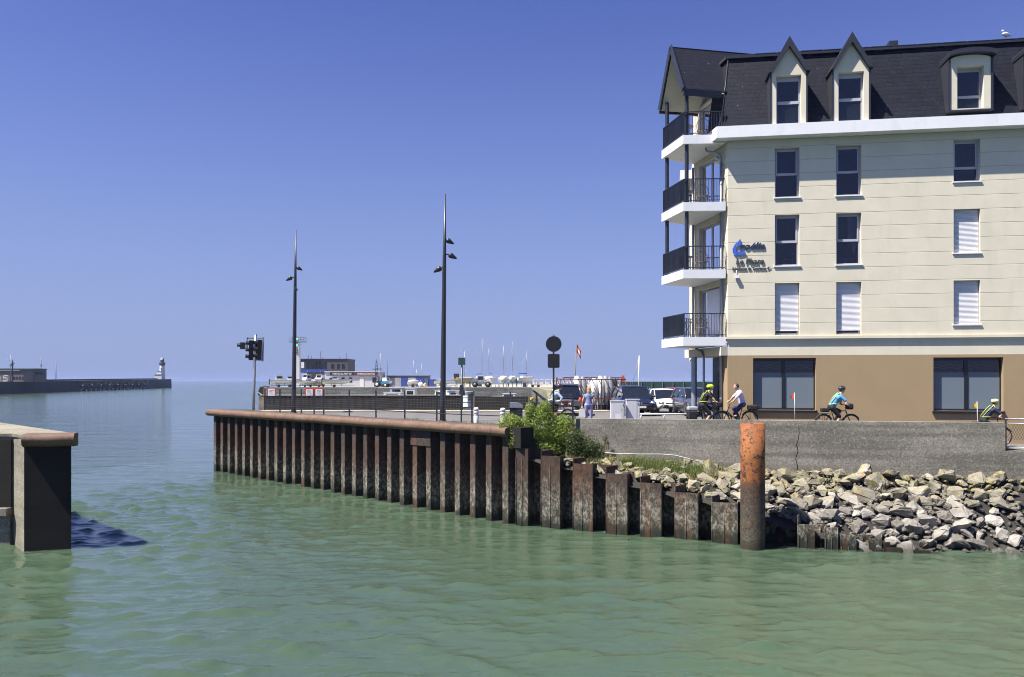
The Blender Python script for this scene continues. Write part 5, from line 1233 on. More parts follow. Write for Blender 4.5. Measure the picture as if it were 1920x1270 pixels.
b.add(v, [(i * 4 + j, (i + 1) * 4 + j, (i + 1) * 4 + j + 1, i * 4 + j + 1) for i in range(len(S_) - 3) for j in range(3)]); b.build('sea_parapet', M['pier_wall'], pr)
b = MB()
for k in range(34):
    s = .30 + k * .0128; p = pierp(s, -.9); b.bar((p.x, p.y, -1.5), (p.x, p.y, topz(s) - .2), .55)
    if k % 3 == 0: q = pierp(s + .03, -.9); b.bar((p.x, p.y, .6), (q.x, q.y, topz(s) - .8), .4)
for z in (1.2, 3.0, 4.6): p, q = pierp(.295, -1.0, z), pierp(.73, -1.0, z + .4); b.bar(p, q, .4)
b.build('timber_fender', M['wood_dark'], pr)
M['marker'] = simple('white_marker', (.6, .6, .62), .6)
b = MB()
for k in range(17):
    s = .30 + k * .0255; p = pierp(s, -1.5); b.box(p.x - .3, p.x + .3, p.y - .3, p.y + .3, .1, .9)
    if k % 2 == 0: p = pierp(s + .006, -1.5); b.box(p.x - .25, p.x + .25, p.y - .3, p.y + .3, 2.9, 3.5)
tag(b.build('white_tyre_marker', M['marker'], pr), kind='stuff')

def lighthouse():
    Y = 640; x = X_(308.3, Y); z = 6.75; k = Y / F; t = thing('lighthouse', (x, Y - 4, z), 'white round lighthouse with dark green lantern at the pier end', 'lighthouse'); h = lambda py: Z_(py, Y) - z
    b = MB(); b.lathe([(2.35, -.2), (2.05, h(700)), (1.8, h(686))], 24); b.build('tower', M['gel'], t)
    b = MB(); b.lathe([(1.8, h(686)), (2.3, h(683)), (2.4, h(681.5)), (1.9, h(681))], 20); b.build('gallery', M['anthracite'], t)
    b = MB(); b.lathe([(1.45, h(681)), (1.45, h(675.5))], 16); b.build('lantern', simple('lantern_green', (.05, .08, .10), .3), t)
    b = MB(); b.lathe([(1.6, h(675.6)), (1.3, h(673)), (.8, h(671.2)), (.25, h(670)), (.2, h(668.3))], 18); b.build('dome', M['tarp'], t)
    b = MB(); b.tube([(0, 0, h(668.5)), (0, 0, h(665.5))], .1, 6); b.build('finial', M['anthracite'], t)
    b = MB(); b.box(-.35, .35, -2.2, -1.8, h(694), h(691)); b.build('window', M['black'], t)
    b = MB()
    for a in range(16): q = a / 16 * 6.283; b.bar((2.35 * math.cos(q), 2.35 * math.sin(q), h(681.5)), (2.35 * math.cos(q), 2.35 * math.sin(q), h(679.5)), .09)
    tag(b.build('gallery_rail', M['anthracite'], t), kind='stuff')
    t = thing('keepers_house', (X_(296, 632), 632, 6.6), 'low white keeper\'s house beside the lighthouse', 'building'); h = lambda py: Z_(py, 632) - 6.6
    b = MB(); b.box(-2.6, 2.9, 0, 5, -.1, h(703.5)); b.build('wall', M['gel'], t)
    b = MB(); b.face_prism([(-2.9, h(703.5)), (3.1, h(703.5)), (2.4, h(701)), (-2.0, h(701))], -.2, 5.2); b.build('roof', M['tarp'], t)
    b = MB(); b.box(-1.7, 2.0, 1.5, 4, h(701), h(696.5)); b.build('upper_room', M['gel'], t)
    b = MB(); b.box(-1.9, 2.2, 1.3, 4.2, h(696.5), h(695.8)); b.build('upper_roof', M['tarp'], t)
lighthouse()
for px, Y, top, lab in ((20, 339, 666, 'pier lamp post with one arm, leftmost'), (77, 373, 668, 'pier lamp post with one arm, right of the pier building')):
    slim_pole('pier_lamp_post', px, Y + 4, top, lab, (), 5.0, .22, 'boat_grey')
    o = bpy.data.objects[[o.name for o in bpy.data.objects if o.get('label') == lab][0]]; H = Z_(top, Y) - 5
    b = MB(); b.tube([(0, 0, H - 2.4), (-.8, 0, H - 2.0), (-1.5, 0, H - 1.9)], .1, 6); b.ell((-1.6, 0, H - 1.9), (.45, .2, .15)); b.build('lamp_arm', M['boat_grey'], o)
    b = MB(); b.box(-.3, .3, -.3, .3, H - 4.6, H - 3.9); b.build('spot', M['boat_grey'], o)
slim_pole('pier_lamp_post', 105, 396, 677, 'pier lamp post with small spotlights, the one farthest out', (), 5.2, .2, 'boat_grey')
# calvary cross
Y = 345; t = thing('calvary_cross', (X_(23.5, Y), Y, 5.0), 'dark tall ornate cross standing before the pier building', 'cross'); H = Z_(671, Y) - 5
b = MB(); b.tube([(0, 0, 0), (0, 0, H * .65), (0, 0, H * .72), (0, 0, H)], [.28, .26, .4, .08], 8); b.build('shaft', M['anthracite'], t)
b = MB(); b.bar((-1.1, 0, H * .72), (.75, 0, H * .76), .28); b.build('arm', M['anthracite'], t)
# pier building
Y = 352; xa, xb = X_(-70, Y), X_(65, Y); t = thing('pier_building', ((xa + xb) / 2, Y, 5.0), 'low brown pier building with green roof edge at the left edge', 'building'); hw = (xb - xa) / 2; H = Z_(691.5, Y) - 5
M['pier_brown'] = simple('pier_brown_wall', (.17, .14, .12), .8, var=.2); M['roof_green'] = simple('roof_green', (.10, .14, .09), .7, var=.3)
b = MB(); b.box(-hw, hw, 0, 9, 0, H - .3); b.build('wall', M['pier_brown'], t)
b = MB(); b.box(-hw - .2, hw + .2, -.5, 9.2, H - .3, H + .1); b.build('roof', M['roof_green'], t)
b = MB(); b.box(-hw, hw - 6.5, -.4, -.05, H - .85, H - .55); b.build('light_strip', M['gel'], t)
b = MB(); b.face_prism([(hw, H - 1.6), (hw + 1.3, H - 2.4), (hw + 1.25, H - 2.6), (hw, H - 1.9)], 0, 6); b.build('awning', M['anthracite'], t)
for k in range(5): x = hw - 9.4 + k * 1.25; b = MB(); b.box(x, x + .85, -.06, .02, 1.2, 2.4); b.build('window', M['car_glass'], t)
b = MB(); b.box(hw - 4.6, hw - .2, -.5, -.01, 0, H - 1.0); b.build('porch', M['anthracite'], t)
for (x0, x1, z0, z1) in ((hw - 13.4, hw - 11.4, 2.6, 3.0), (hw - 13.4, hw - 13.0, 1.6, 3.0), (hw - 13.0, hw - 11.4, 1.6, 2.0), (hw - 11.8, hw - 11.4, .4, 2.0), (hw - 13.5, hw - 11.4, .3, .75), (hw - 17.2, hw - 14.6, 1.7, 2.4), (hw - 15.3, hw - 14.7, .4, 1.7), (hw - 17.0, hw - 16.4, .4, 2.6)):
    b = MB(); b.box(x0, x1, -.75, -.55, z0, z1); b.build('mural_stroke', M['gel'], t)
slim = bpy.data.objects
# ------------------------------------------------------------------ parked cars
def car(label, loc, heading, paint, L=4.1, W=1.75, H=1.46, suv=False, name='parked_car'):
    """x forward, origin on the ground under the middle"""
    t = thing(name, loc, label, 'car', heading); bz, bl = .22, .90 if not suv else 1.02; hx = L / 2
    st = [(-hx, .86, .55, .82), (-hx + .08, .93, .42, .9), (-hx + .5, 1.0, bz, .98), (-hx + 1.1, 1.0, bz, 1.0), (0, 1.0, bz, 1.0), (hx - 1.15, 1.0, bz, .985), (hx - .65, .98, bz, .9), (hx - .2, .92, .28, .80), (hx - .04, .82, .36, .68), (hx, .70, .42, .56)]
    b = MB(); v = []; n = 9
    for x, w, z0, zt in st:
        w_ = W / 2 * w; zt *= bl
        v += [(x, -w_ * .86, z0), (x, -w_ * .98, z0 + .12), (x, -w_, z0 + (zt - z0) * .55), (x, -w_ * .95, zt - .03), (x, 0, zt + .03), (x, w_ * .95, zt - .03), (x, w_, z0 + (zt - z0) * .55), (x, w_ * .98, z0 + .12), (x, w_ * .86, z0)]
    b.add(v, [(i * n + j, i * n + j + 1, (i + 1) * n + j + 1, (i + 1) * n + j) for i in range(len(st) - 1) for j in range(n - 1)], True)
    b.add(v[:n], [tuple(reversed(range(n)))]); b.add(v[-n:], [tuple(range(n))])
    body = b.build('body', paint, t)
    rx0, rx1 = -hx + (.35 if suv else .45), hx - 1.95; wx0, wx1 = -hx + .06, hx - 1.05
    g = MB(); lo = [(wx0, .44), (wx1 - .0, .44)]; a, c = W * .47, W * .36
    v = [(wx0, -a, bl * .96), (wx1, -a * .98, bl * .95), (wx1, a * .98, bl * .95), (wx0, a, bl * .96), (rx0, -c, H - .05), (rx1, -c, H - .05), (rx1, c, H - .05), (rx0, c, H - .05)]
    g.add(v, [(0, 1, 5, 4), (1, 2, 6, 5), (2, 3, 7, 6), (3, 0, 4, 7)]); g.build('glazing', M['car_glass'], t)
    b = MB(); m = .04; pr = [(rx0 - .08, H - .09), (rx0 + .15, H - .02), ((rx0 + rx1) / 2, H), (rx1 - .1, H - .02), (rx1 + .06, H - .075)]; v = []
    for x, z in pr: v += [(x, -c - .03, z - .05), (x, -c * .8, z), (x, 0, z + .015), (x, c * .8, z), (x, c + .03, z - .05)]
    b.add(v, [(i * 5 + j, i * 5 + j + 1, (i + 1) * 5 + j + 1, (i + 1) * 5 + j) for i in range(4) for j in range(4)], True); b.build('roof', paint, t)
    for s in (-1, 1):
        b = MB(); b.tube([(wx1 + .02, s * a * .98, bl * .95), (rx1 + .02, s * (c + .01), H - .06)], .035, 6); b.tube([(wx0 + .0, s * a, bl * .96), (rx0, s * (c + .01), H - .06)], .05, 6); xm = (rx0 + rx1) / 2 + .1; b.tube([(xm, s * (a + .004), bl * .95), (xm, s * (c + .012), H - .06)], .03, 6); b.build('pillar', paint, t)
        b = MB(); b.ell((wx1 - .25, s * (W / 2 + .06), bl + .05), (.09, .1, .07), 10, 6); b.build('mirror', paint, t)
        b = MB(); b.ell((hx - .2, s * W * .36, bl * .72), (.2, .17, .09), 12, 8); b.build('headlight', M['chrome'], t)
        b = MB(); b.ell((-hx + .06, s * W * .41, bl * .85), (.07, .1, .17), 10, 8); b.build('tail_light', M['red_border'], t)
    r = .32 if not suv else .36
    for x in (-hx + .75, hx - .8):
        for s in (-1, 1):
            Mx = Matrix.Translation((x, s * (W / 2 - .09), r)) @ Matrix.Rotation(R(90), 4, 'X')
            b = MB(); b.lathe([(r * .6, -.12), (r * .95, -.12), (r, -.06), (r, .06), (r * .95, .12), (r * .6, .12)], 20, Mx); w = b.build('wheel', M['rubber'], t)
            b = MB(); b.lathe([(.04, -.11), (r * .6, -.125), (r * .6, .125), (.04, .11)], 12, Mx, False); b.build('rim', M['galv'], w)
            b = MB(); b.lathe([(r + .005, -.095), (r + .075, -.095), (r + .075, .095), (r + .005, .095)], 20, Mx); b.build('wheel_arch', M['black'], body)
    b = MB(); b.box(hx - .06, hx + .012, -W * .3, W * .3, .36, .52); b.build('lower_grille', M['black'], t)
    b = MB(); b.box(hx - .2, hx - .02, -W * .24, W * .24, bl * .68, bl * .74); gr_ = b.build('grille', M['black'], t)
    b = MB(); b.face_prism([(0, .1), (.07, 0), (0, -.1), (-.07, 0)], -.01, .01, Matrix.Translation((hx - .015, 0, bl * .70)) @ Matrix.Rotation(R(90), 4, 'Z')); b.build('badge', M['chrome'], gr_)
    b = MB(); b.box(hx + .005, hx + .02, -.26, .26, .45, .56); b.box(-hx - .02, -hx + .005, -.26, .26, .62, .73); b.build('number_plate', M['sign_white'], t)
    return t
def paint(n, c, metal=.2):
    m = simple(n, c, .25, metal, var=.03, spec=.6); m.node_tree.nodes['Principled BSDF'].inputs['Coat Weight'].default_value = .6; return m
hd = math.atan2(-1, .06)
car('white hatchback parked third from the dinghy rack, facing the water', (9.25, 48.6, GZ), hd, paint('white_car', (.78, .78, .78), 0))
car('dark blue sport utility car parked left of the white hatchback', (6.95, 46.0, GZ), hd, paint('navy_car', (.012, .018, .05)), 4.5, 1.85, 1.66, True)
car('grey sport utility car half behind the hotel pillar', (10.35, 45.2, GZ), hd, paint('slate_car', (.075, .08, .11)), 4.2, 1.8, 1.56, True)
car('dark grey people carrier seen from behind near the cyclist', (X_(1064, 46), 46.0, GZ), math.atan2(.99, .1), paint('grey_car', (.09, .095, .10)), 4.3, 1.85, 1.78, True)
car('small red car in the second row of the car park', (11.6, 56, GZ), hd, paint('red_car', (.35, .02, .02)))
car('silver car in the second row between the blue and white cars', (9.3, 58, GZ), hd, paint('silver_car', (.4, .42, .45), .5))

# ------------------------------------------------------------------ dinghy rack
Yr = 54; rk = thing('dinghy_rack', (X_(1107, Yr), Yr, GZ), 'long red oxide steel rack for upright dinghies in the car park', 'rack'); hw = 2.25; H = Z_(708, Yr) - GZ
def rack_bar(nm, a, c, w=.06): b = MB(); b.bar(a, c, w); b.build(nm, M['rust_red'], rk)
rack_bar('top_rail', (-hw + .5, .9, H), (hw, .9, H - .02)); rack_bar('top_rail', (-hw, -.9, H - .12), (hw, -.9, H - .14)); rack_bar('lower_rail', (-hw, -.9, .75), (hw + .2, -.9, .75)); rack_bar('lower_rail', (-hw, .9, 1.35), (hw, .9, 1.35))
for k in range(11):
    x = -hw + k * .45
    rack_bar('divider', (x, .9, H), (x + .22, -.95, 1.3 if k % 2 else 1.4), .05); rack_bar('top_rail', (x, -.9, H - .12), (x + .1, .9, H), .045)
    if k % 3 == 0: rack_bar('post', (x, .9, 0), (x, .9, H)); rack_bar('post', (x + .2, -.9, 0), (x + .2, -.9, H - .12))
def dinghy(px, w, hgt, label, mat, ry=0, cov=None):
    t = thing('sailing_dinghy', (X_(px, Yr - .25) + math.sin(ry), Yr - .25 - math.cos(ry), GZ + .32), label, 'dinghy'); b = MB(); n = 10; v = []
    for i in range(n):
        s = i / (n - 1); z = hgt * s; wd = w * (.62 + .38 * math.sin(min(1, s * 1.35) * math.pi / 2)) * (1 if s < .8 else (1 - .55 * ((s - .8) / .2) ** 2)); d = .34 * math.sin(math.pi * (.12 + .78 * s)) + .05
        v += [(-wd / 2, 1.0, z), (-wd * .48, 1.0 - d * .8, z), (-wd * .3, 1.0 - d * 1.1, z), (wd * .3, 1.0 - d * 1.1, z), (wd * .48, 1.0 - d * .8, z), (wd / 2, 1.0, z), (wd * .3, 1.0 - d * .35, z), (-wd * .3, 1.0 - d * .35, z)]
    b.add(v, [(i * 8 + j, i * 8 + (j + 1) % 8, (i + 1) * 8 + (j + 1) % 8, (i + 1) * 8 + j) for i in range(n - 1) for j in range(8)], True); b.add(v[:8], [tuple(reversed(range(8)))]); b.add(v[-8:], [tuple(range(8))])
    b.build('hull', M[mat], t); t.rotation_euler = (0, 0, ry)
    b = MB(); b.tube([(-w * .5, 1.0, hgt * .12), (-w * .51, 1.0, hgt * .5), (-w * .48, 1.0, hgt * .85)], .016, 6); b.tube([(w * .5, 1.0, hgt * .12), (w * .51, 1.0, hgt * .5), (w * .48, 1.0, hgt * .85)], .016, 6); b.build('gunwale', M[cov or 'boat_grey'], t)
    b = MB(); b.box(-w * .3, w * .3, .55, 1.0, -.32, .02); b.build('dolly', M['black'], t)
dinghy(1081, .5, 1.95, 'white upright dinghy at the left of the rack', 'gel', .2)
dinghy(1091, .42, 1.9, 'pale upright dinghy with red edge just right of the leftmost one', 'tarp', .6, 'red_border')
dinghy(1113, .5, 1.8, 'white upright dinghy beside the girl', 'gel', .15, 'black')
dinghy(1125, .46, 1.95, 'white covered upright dinghy in the middle of the rack', 'gel', .3)
dinghy(1134, .36, 1.95, 'upright dinghy with orange edge right of the middle', 'tarp', .5, 'orange')
dinghy(1142, .36, 1.9, 'upright dark grey dinghy at the right of the rack', 'boat_grey', .5, 'black')
dinghy(1150, .4, 1.75, 'dark covered upright dinghy at the right end of the rack', 'wood_dark', .4)
t = thing('orange_warning_sign', (X_(1168, 56), 56, GZ), 'small orange and white sign standing over the right end of the rack', 'sign')
b = MB(); b.bar((0, 0, 0), (0, 0, Z_(704, 56) - GZ), .05); b.build('post', M['galv'], t)
b = MB(); z = Z_(704.5, 56) - GZ; b.box(-.08, .1, -.05, -.03, z - .18, z); b.box(-.17, .17, -.05, -.03, z - .42, z - .2); b.build('plate', M['orange'], t)

# ------------------------------------------------------------------ people and bicycles
def remesh(b, name, mat, parent, voxel=.014, smooth=3):
    me = b.mesh('tmp'); o = bpy.data.objects.new('tmp', me); COL.objects.link(o)
    m = o.modifiers.new('r', 'REMESH'); m.mode = 'VOXEL'; m.voxel_size = voxel; m.use_smooth_shade = True
    s = o.modifiers.new('s', 'SMOOTH'); s.factor = .5; s.iterations = smooth
    me2 = bpy.data.meshes.new_from_object(o.evaluated_get(bpy.context.evaluated_depsgraph_get())); bpy.data.objects.remove(o); bpy.data.meshes.remove(me)
    me2.name = name; me2.materials.clear(); me2.polygons.foreach_set('use_smooth', [True] * len(me2.polygons)); return link(name, me2, mat, parent)
def limb(b, pts, rs, n=12):
    for (p, q, r1, r2) in zip(pts[:-1], pts[1:], rs[:-1], rs[1:]):
        b.tube([p, q], [r1, r2], n); b.ell(tuple(p), (r1,) * 3, n, 8)
    b.ell(tuple(pts[-1]), (rs[-1],) * 3, n, 8)
V = Vector
def hand(b, w, d, side):
    """palm and five bent fingers from wrist w pointing along d, curling down"""
    d = V(d).normalized(); s_ = V((0, 1, 0)) * side; dn = V((d.z * -1, 0, d.x)); dn = dn if dn.z < 0 else -dn
    pc = V(w) + d * .05; b.ell(tuple(pc), (.045, .04, .022), 10, 6); b.tube([V(w), pc + d * .03], [.028, .035], 8)
    for k, ln in enumerate((.055, .065, .062, .05)):
        o = pc + d * .035 + V((0, 1, 0)) * (.027 - .018 * k); m_ = o + d * ln * .5 + dn * .015; e = m_ + d * ln * .2 + dn * ln * .5
        b.tube([o, m_, e], [.0095, .009, .008], 6)
    o = pc - s_ * .035; b.tube([o, o + d * .03 - s_ * .02, o + d * .055 - s_ * .015 + dn * .02], [.011, .01, .008], 6)
def person(label, loc, heading, J, top, bottom, shoes, helmet=None, hair='hair_dark', sleeve=.45, leg_cover=1.0, scale=1.0, vest=None, long_hair=False, skin='skin'):
    t = thing('person', loc, label, 'person', heading); t.scale = (scale,) * 3
    hip, sh, neck, hd_ = V(J['hip']), V(J['sh']), V(J['neck']), V(J['head'])
    hw_, sw = .10, .18
    H_ = {s: hip + V((0, s * hw_, -.03)) for s in (-1, 1)}; S_h = {s: sh + V((0, s * sw, -.02)) for s in (-1, 1)}
    body = MB()
    limb(body, [hip, hip.lerp(sh, .5), sh - V((0, 0, .03))], [.125, .12, .13]); body.ell(tuple(sh.lerp(hip, .18)), (.12, .19, .13), 14, 8); body.ell(tuple(hip), (.125, .165, .11), 14, 8)
    limb(body, [sh, neck, hd_ - V((0, 0, .08))], [.07, .055, .05])
    body.ell(tuple(hd_), (.092, .075, .115), 16, 12); fw = V(J.get('face', (1, 0, -.1))).normalized()
    body.ell(tuple(hd_ + fw * .035 - V((0, 0, .06))), (.06, .055, .055), 12, 8); body.ell(tuple(hd_ + fw * .098 - V((0, 0, .015))), (.02, .014, .026), 8, 6)
    for s in (-1, 1): body.ell(tuple(hd_ + V((-.01, s * .076, -.01))), (.022, .01, .032), 8, 6)
    top_b, bot_b, shoe_b = MB(), MB(), {}
    for s, k in ((-1, 'r'), (1, 'l')):
        el, ha = V(J['elbow_' + k]), V(J['hand_' + k]); limb(body, [S_h[s], el, ha], [.055, .042, .03]); hand(body, ha, J.get('grip', (1, 0, -.2)), s)
        kn, an = V(J['knee_' + k]), V(J['ankle_' + k]); limb(body, [H_[s], kn, an], [.088, .058, .04]); tov = V(J.get('toe', (.15, 0, -.03))); body.tube([an, an + tov], [.04, .03], 8)
        cut = S_h[s].lerp(el, min(1, sleeve * 2)) if sleeve <= .5 else el.lerp(ha, (sleeve - .5) * 2)
        pts = [S_h[s], cut] if sleeve <= .5 else [S_h[s], el, cut]; limb(top_b, pts, [.072, .062] if sleeve <= .5 else [.07, .055, .042])
        c2 = H_[s].lerp(kn, min(1, leg_cover * 2)) if leg_cover <= .5 else kn.lerp(an, (leg_cover - .5) * 2)
        pts = [H_[s], c2] if leg_cover <= .5 else [H_[s], kn, c2]; limb(bot_b, pts, [.105, .082] if leg_cover <= .5 else [.105, .075, .058])
        sb = MB(); sb.ell(tuple(an + tov * .55 - V((0, 0, .045))), (.14, .048, .04), 12, 8); sb.ell(tuple(an - V((0, 0, .02))), (.055, .05, .06), 10, 8); shoe_b[s] = sb
    limb(top_b, [hip + (sh - hip) * .12, hip.lerp(sh, .5), sh - V((0, 0, .02))], [.142, .138, .145]); top_b.ell(tuple(sh.lerp(hip, .18)), (.138, .21, .145), 14, 8); top_b.ell(tuple(hip.lerp(sh, .2)), (.14, .165, .1), 12, 8)
    bot_b.ell(tuple(hip), (.142, .18, .12), 14, 8)
    remesh(body, 'body', M[skin], t); remesh(top_b, 'shirt', top, t); remesh(bot_b, 'trousers' if leg_cover > .5 else 'shorts', bottom, t)
    for s in (-1, 1): remesh(shoe_b[s], 'shoe', shoes, t)
    hb_ = MB(); hb_.ell(tuple(hd_ + V((-.022, 0, .022)) - fw * .008), (.100, .086, .112), 14, 10)
    if long_hair: hb_.ell(tuple(hd_ + V((-.05, 0, -.10)) - fw * .04), (.06, .085, .15), 12, 8); hb_.ell(tuple(hd_ - fw * .03 + V((0, 0, .04))), (.1, .095, .1), 12, 8)
    remesh(hb_, 'hair', M[hair], t, .012, 2)
    for s in (-1, 1): e = MB(); e.ell(tuple(hd_ + fw * .082 + V((0, s * .032, .012))), (.01, .012, .009), 8, 6); e.build('eye', M['black'], t)
    m_ = MB(); m_.ell(tuple(hd_ + fw * .09 - V((0, 0, .062))), (.008, .022, .006), 8, 6); m_.build('mouth', M['red_border'], t)
    if helmet:
        hm = MB(); hm.ell(tuple(hd_ + V((-.01, 0, .055))), (.15, .105, .10), 16, 10); ho = remesh(hm, 'helmet', helmet, t, .012, 2)
        cut_z = (hd_ + V((0, 0, .03))).z
        v_ = MB()
        for k in (-1, 0, 1): v_.ell(tuple(hd_ + V((-.02, k * .045, .145 - abs(k) * .012))), (.09, .012, .018), 10, 6)
        v_.build('vent', M['black'], ho)
    if vest:
        vb = MB()
        for s in (-1, 1):
            a, c = sh + V((.0, s * .12, .125)), hip.lerp(sh, .25) + V((-.13, s * .1, .05)); m2 = sh + V((-.16, s * .11, -.02)); vb.tube([a, m2, c], .014, 6)
            f_ = hip.lerp(sh, .3) + V((.135, s * .09, .0)); vb.tube([a, sh + V((.13, s * .11, -.06)), f_], .014, 6)
        ring = [hip.lerp(sh, .28) + V((.155 * math.cos(a), .175 * math.sin(a), 0)) for a in np.linspace(0, 6.283, 17)]; vb.tube(ring, .016, 6); vb.build('safety_harness', vest, t)
    return t
def bicycle(label, loc, heading, frame, scale=1.0, bags=(), upright=False):
    t = thing('bicycle', loc, label, 'bicycle', heading); t.scale = (scale,) * 3
    rh, fh, bb, st, ht = V((-.5, 0, .34)), V((.58, 0, .34)), V((-.04, 0, .29)), V((-.2, 0, .86)), V((.38, 0, .82))
    hb = V((.36, 0, 1.05)) if not upright else V((.28, 0, 1.08))
    for nm, c in (('wheel', rh), ('wheel', fh)):
        b = MB(); b.tube([c + V((.325 * math.cos(a), 0, .325 * math.sin(a))) for a in np.linspace(0, 2 * math.pi, 33)], .021, 6, False); w = b.build(nm, M['rubber'], t)
        b = MB(); b.tube([c + V((.30 * math.cos(a), 0, .30 * math.sin(a))) for a in np.linspace(0, 2 * math.pi, 29)], .011, 5, False); b.tube([c - V((0, .05, 0)), c + V((0, .05, 0))], .025, 8)
        for k in range(20): a = k / 20 * 6.283; b.bar(c, c + V((.30 * math.cos(a), 0, .30 * math.sin(a))), .003)
        b.build('rim', M['galv'], w)
        b = MB(); b.tube([c + V((.36 * math.cos(a), 0, .36 * math.sin(a))) for a in np.linspace(.5, 2.9, 14)], .018, 6); b.build('mudguard', M['black'], t)
    b = MB(); ht2 = ht + V((.06, 0, -.18))
    for p, q, r in ((bb, st, .017), (st, ht, .017), (bb, ht2, .02), (bb, rh + V((0, .05, 0)), .01), (bb, rh - V((0, .05, 0)), .01), (st - V((.0, 0, .12)), rh + V((0, .05, 0)), .009), (st - V((0, 0, .12)), rh - V((0, .05, 0)), .009), (ht, ht2, .022), (ht2, fh + V((0, .05, 0)), .013), (ht2, fh - V((0, .05, 0)), .013), (ht, hb, .016)): b.tube([p, q], r, 8)
    b.build('frame', frame, t)
    b = MB(); b.tube([hb + V((-.06, -.3, .0)), hb + V((.0, -.2, .02)), hb, hb + V((.0, .2, .02)), hb + V((-.06, .3, 0))], .013, 8); b.build('handlebar', M['black'], t)
    b = MB(); b.tube([st, st + V((-.03, 0, .07))], .014, 8); b.ell(tuple(st + V((-.02, 0, .09))), (.14, .07, .03), 12, 6); b.build('saddle', M['black'], t)
    b = MB(); b.lathe([(.09, -.006), (.09, .006)], 16, Matrix.Translation(bb + V((0, -.05, 0))) @ Matrix.Rotation(R(90), 4, 'X'), False)
    for s in (-1, 1): b.bar(bb + V((0, s * .08, 0)), bb + V((s * .11, s * .08, -s * .12)), .018); b.box(bb.x + s * .11 - .045, bb.x + s * .11 + .045, s * .13 - .04, s * .13 + .04, bb.z - s * .12 - .01, bb.z - s * .12 + .01)
    b.build('crankset', M['galv'], t)
    b = MB(); b.bar(rh + V((0, .1, 0)), rh + V((0, .08, .38)), .012); b.bar(rh + V((0, -.1, 0)), rh + V((0, -.08, .38)), .012); b.bar(rh + V((-.2, .07, .38)), rh + V((.2, .07, .38)), .014); b.bar(rh + V((-.2, -.07, .38)), rh + V((.2, -.07, .38)), .014); b.build('carrier', M['black'], t)
    for nm, c, r, m_ in bags:
        b = MB(); b.box(c[0] - r[0], c[0] + r[0], c[1] - r[1], c[1] + r[1], c[2] - r[2], c[2] + r[2]); o = b.build(nm, m_, t)
        bv = o.modifiers.new('b', 'BEVEL'); bv.width = min(r) * .5; bv.segments = 2
    return t
M['hi_vis'] = simple('hi_vis_yellow', (.42, .52, .04), .7); M['helm_yel'] = simple('helmet_yellow', (.62, .78, .05), .3); M['helm_dark'] = simple('helmet_dark', (.04, .03, .05), .3); M['helm_pale'] = simple('helmet_pale', (.7, .75, .3), .3)
M['shirt_blue'] = simple('shirt_blue', (.08, .28, .55), .8, var=.1); M['jacket_blue'] = simple('jacket_pale_blue', (.33, .42, .62), .7, var=.12); M['shirt_lilac'] = simple('shirt_lilac', (.62, .55, .72), .8, var=.06); M['navy'] = simple('navy_cloth', (.018, .02, .06), .8, var=.2); M['black_cloth'] = simple('black_cloth', (.012, .012, .016), .85, var=.3)
M['jeans'] = simple('jeans', (.03, .035, .10), .85, var=.2); M['shoe_grey'] = simple('shoe_grey', (.3, .3, .32), .7); M['lilac_trousers'] = simple('lilac_trousers', (.30, .28, .48), .8, var=.15); M['teal_top'] = simple('blue_grey_top', (.18, .22, .38), .8, var=.12); M['red_bag'] = simple('red_bag', (.5, .04, .02), .7); M['grey_bag'] = simple('grey_bag', (.3, .3, .33), .7)
def rider_pose(lean=.24, up=False):
    hip = (-.2, 0, .98)
    sh = (-.2 + lean, 0, 1.42 if not up else 1.46)
    return dict(hip=hip, sh=sh, neck=(sh[0] + .07, 0, sh[2] + .10), head=(sh[0] + .13, 0, sh[2] + .24), elbow_l=(sh[0] + .2, .26, sh[2] - .22), elbow_r=(sh[0] + .2, -.26, sh[2] - .22), hand_l=(.26, .28, 1.1), hand_r=(.26, -.28, 1.1),
                knee_l=(.2, .11, .80), ankle_l=(.02, .12, .52), knee_r=(.1, -.11, .58), ankle_r=(-.10, -.12, .24), grip=(1, 0, -.25))
def place(px, Y, gz=GZ): return (X_(px, Y), Y, gz)
# cyclist behind the road sign
L0 = place(1040, 35.2)
bicycle('loaded touring bicycle with red and black bags behind the road sign', L0, 0, M['black'], 1.0, (('pannier', (-.55, .16, .52), (.16, .07, .17), M['black_cloth']), ('pannier', (-.55, -.16, .52), (.16, .07, .17), M['black_cloth']), ('rear_bag', (-.5, 0, .86), (.22, .13, .1), M['navy']), ('handlebar_bag', (.5, 0, .98), (.11, .13, .1), M['black_cloth']), ('red_pouch', (.38, -.15, .98), (.06, .04, .06), M['red_bag']), ('red_pouch', (.62, -.1, .9), (.05, .05, .05), M['red_bag'])))
person('cyclist in pale blue jacket and dark helmet riding behind the road sign', L0, 0, rider_pose(.3), M['jacket_blue'], M['black_cloth'], M['shoe_grey'], M['helm_dark'], sleeve=.95, leg_cover=.42, vest=M['hi_vis'])
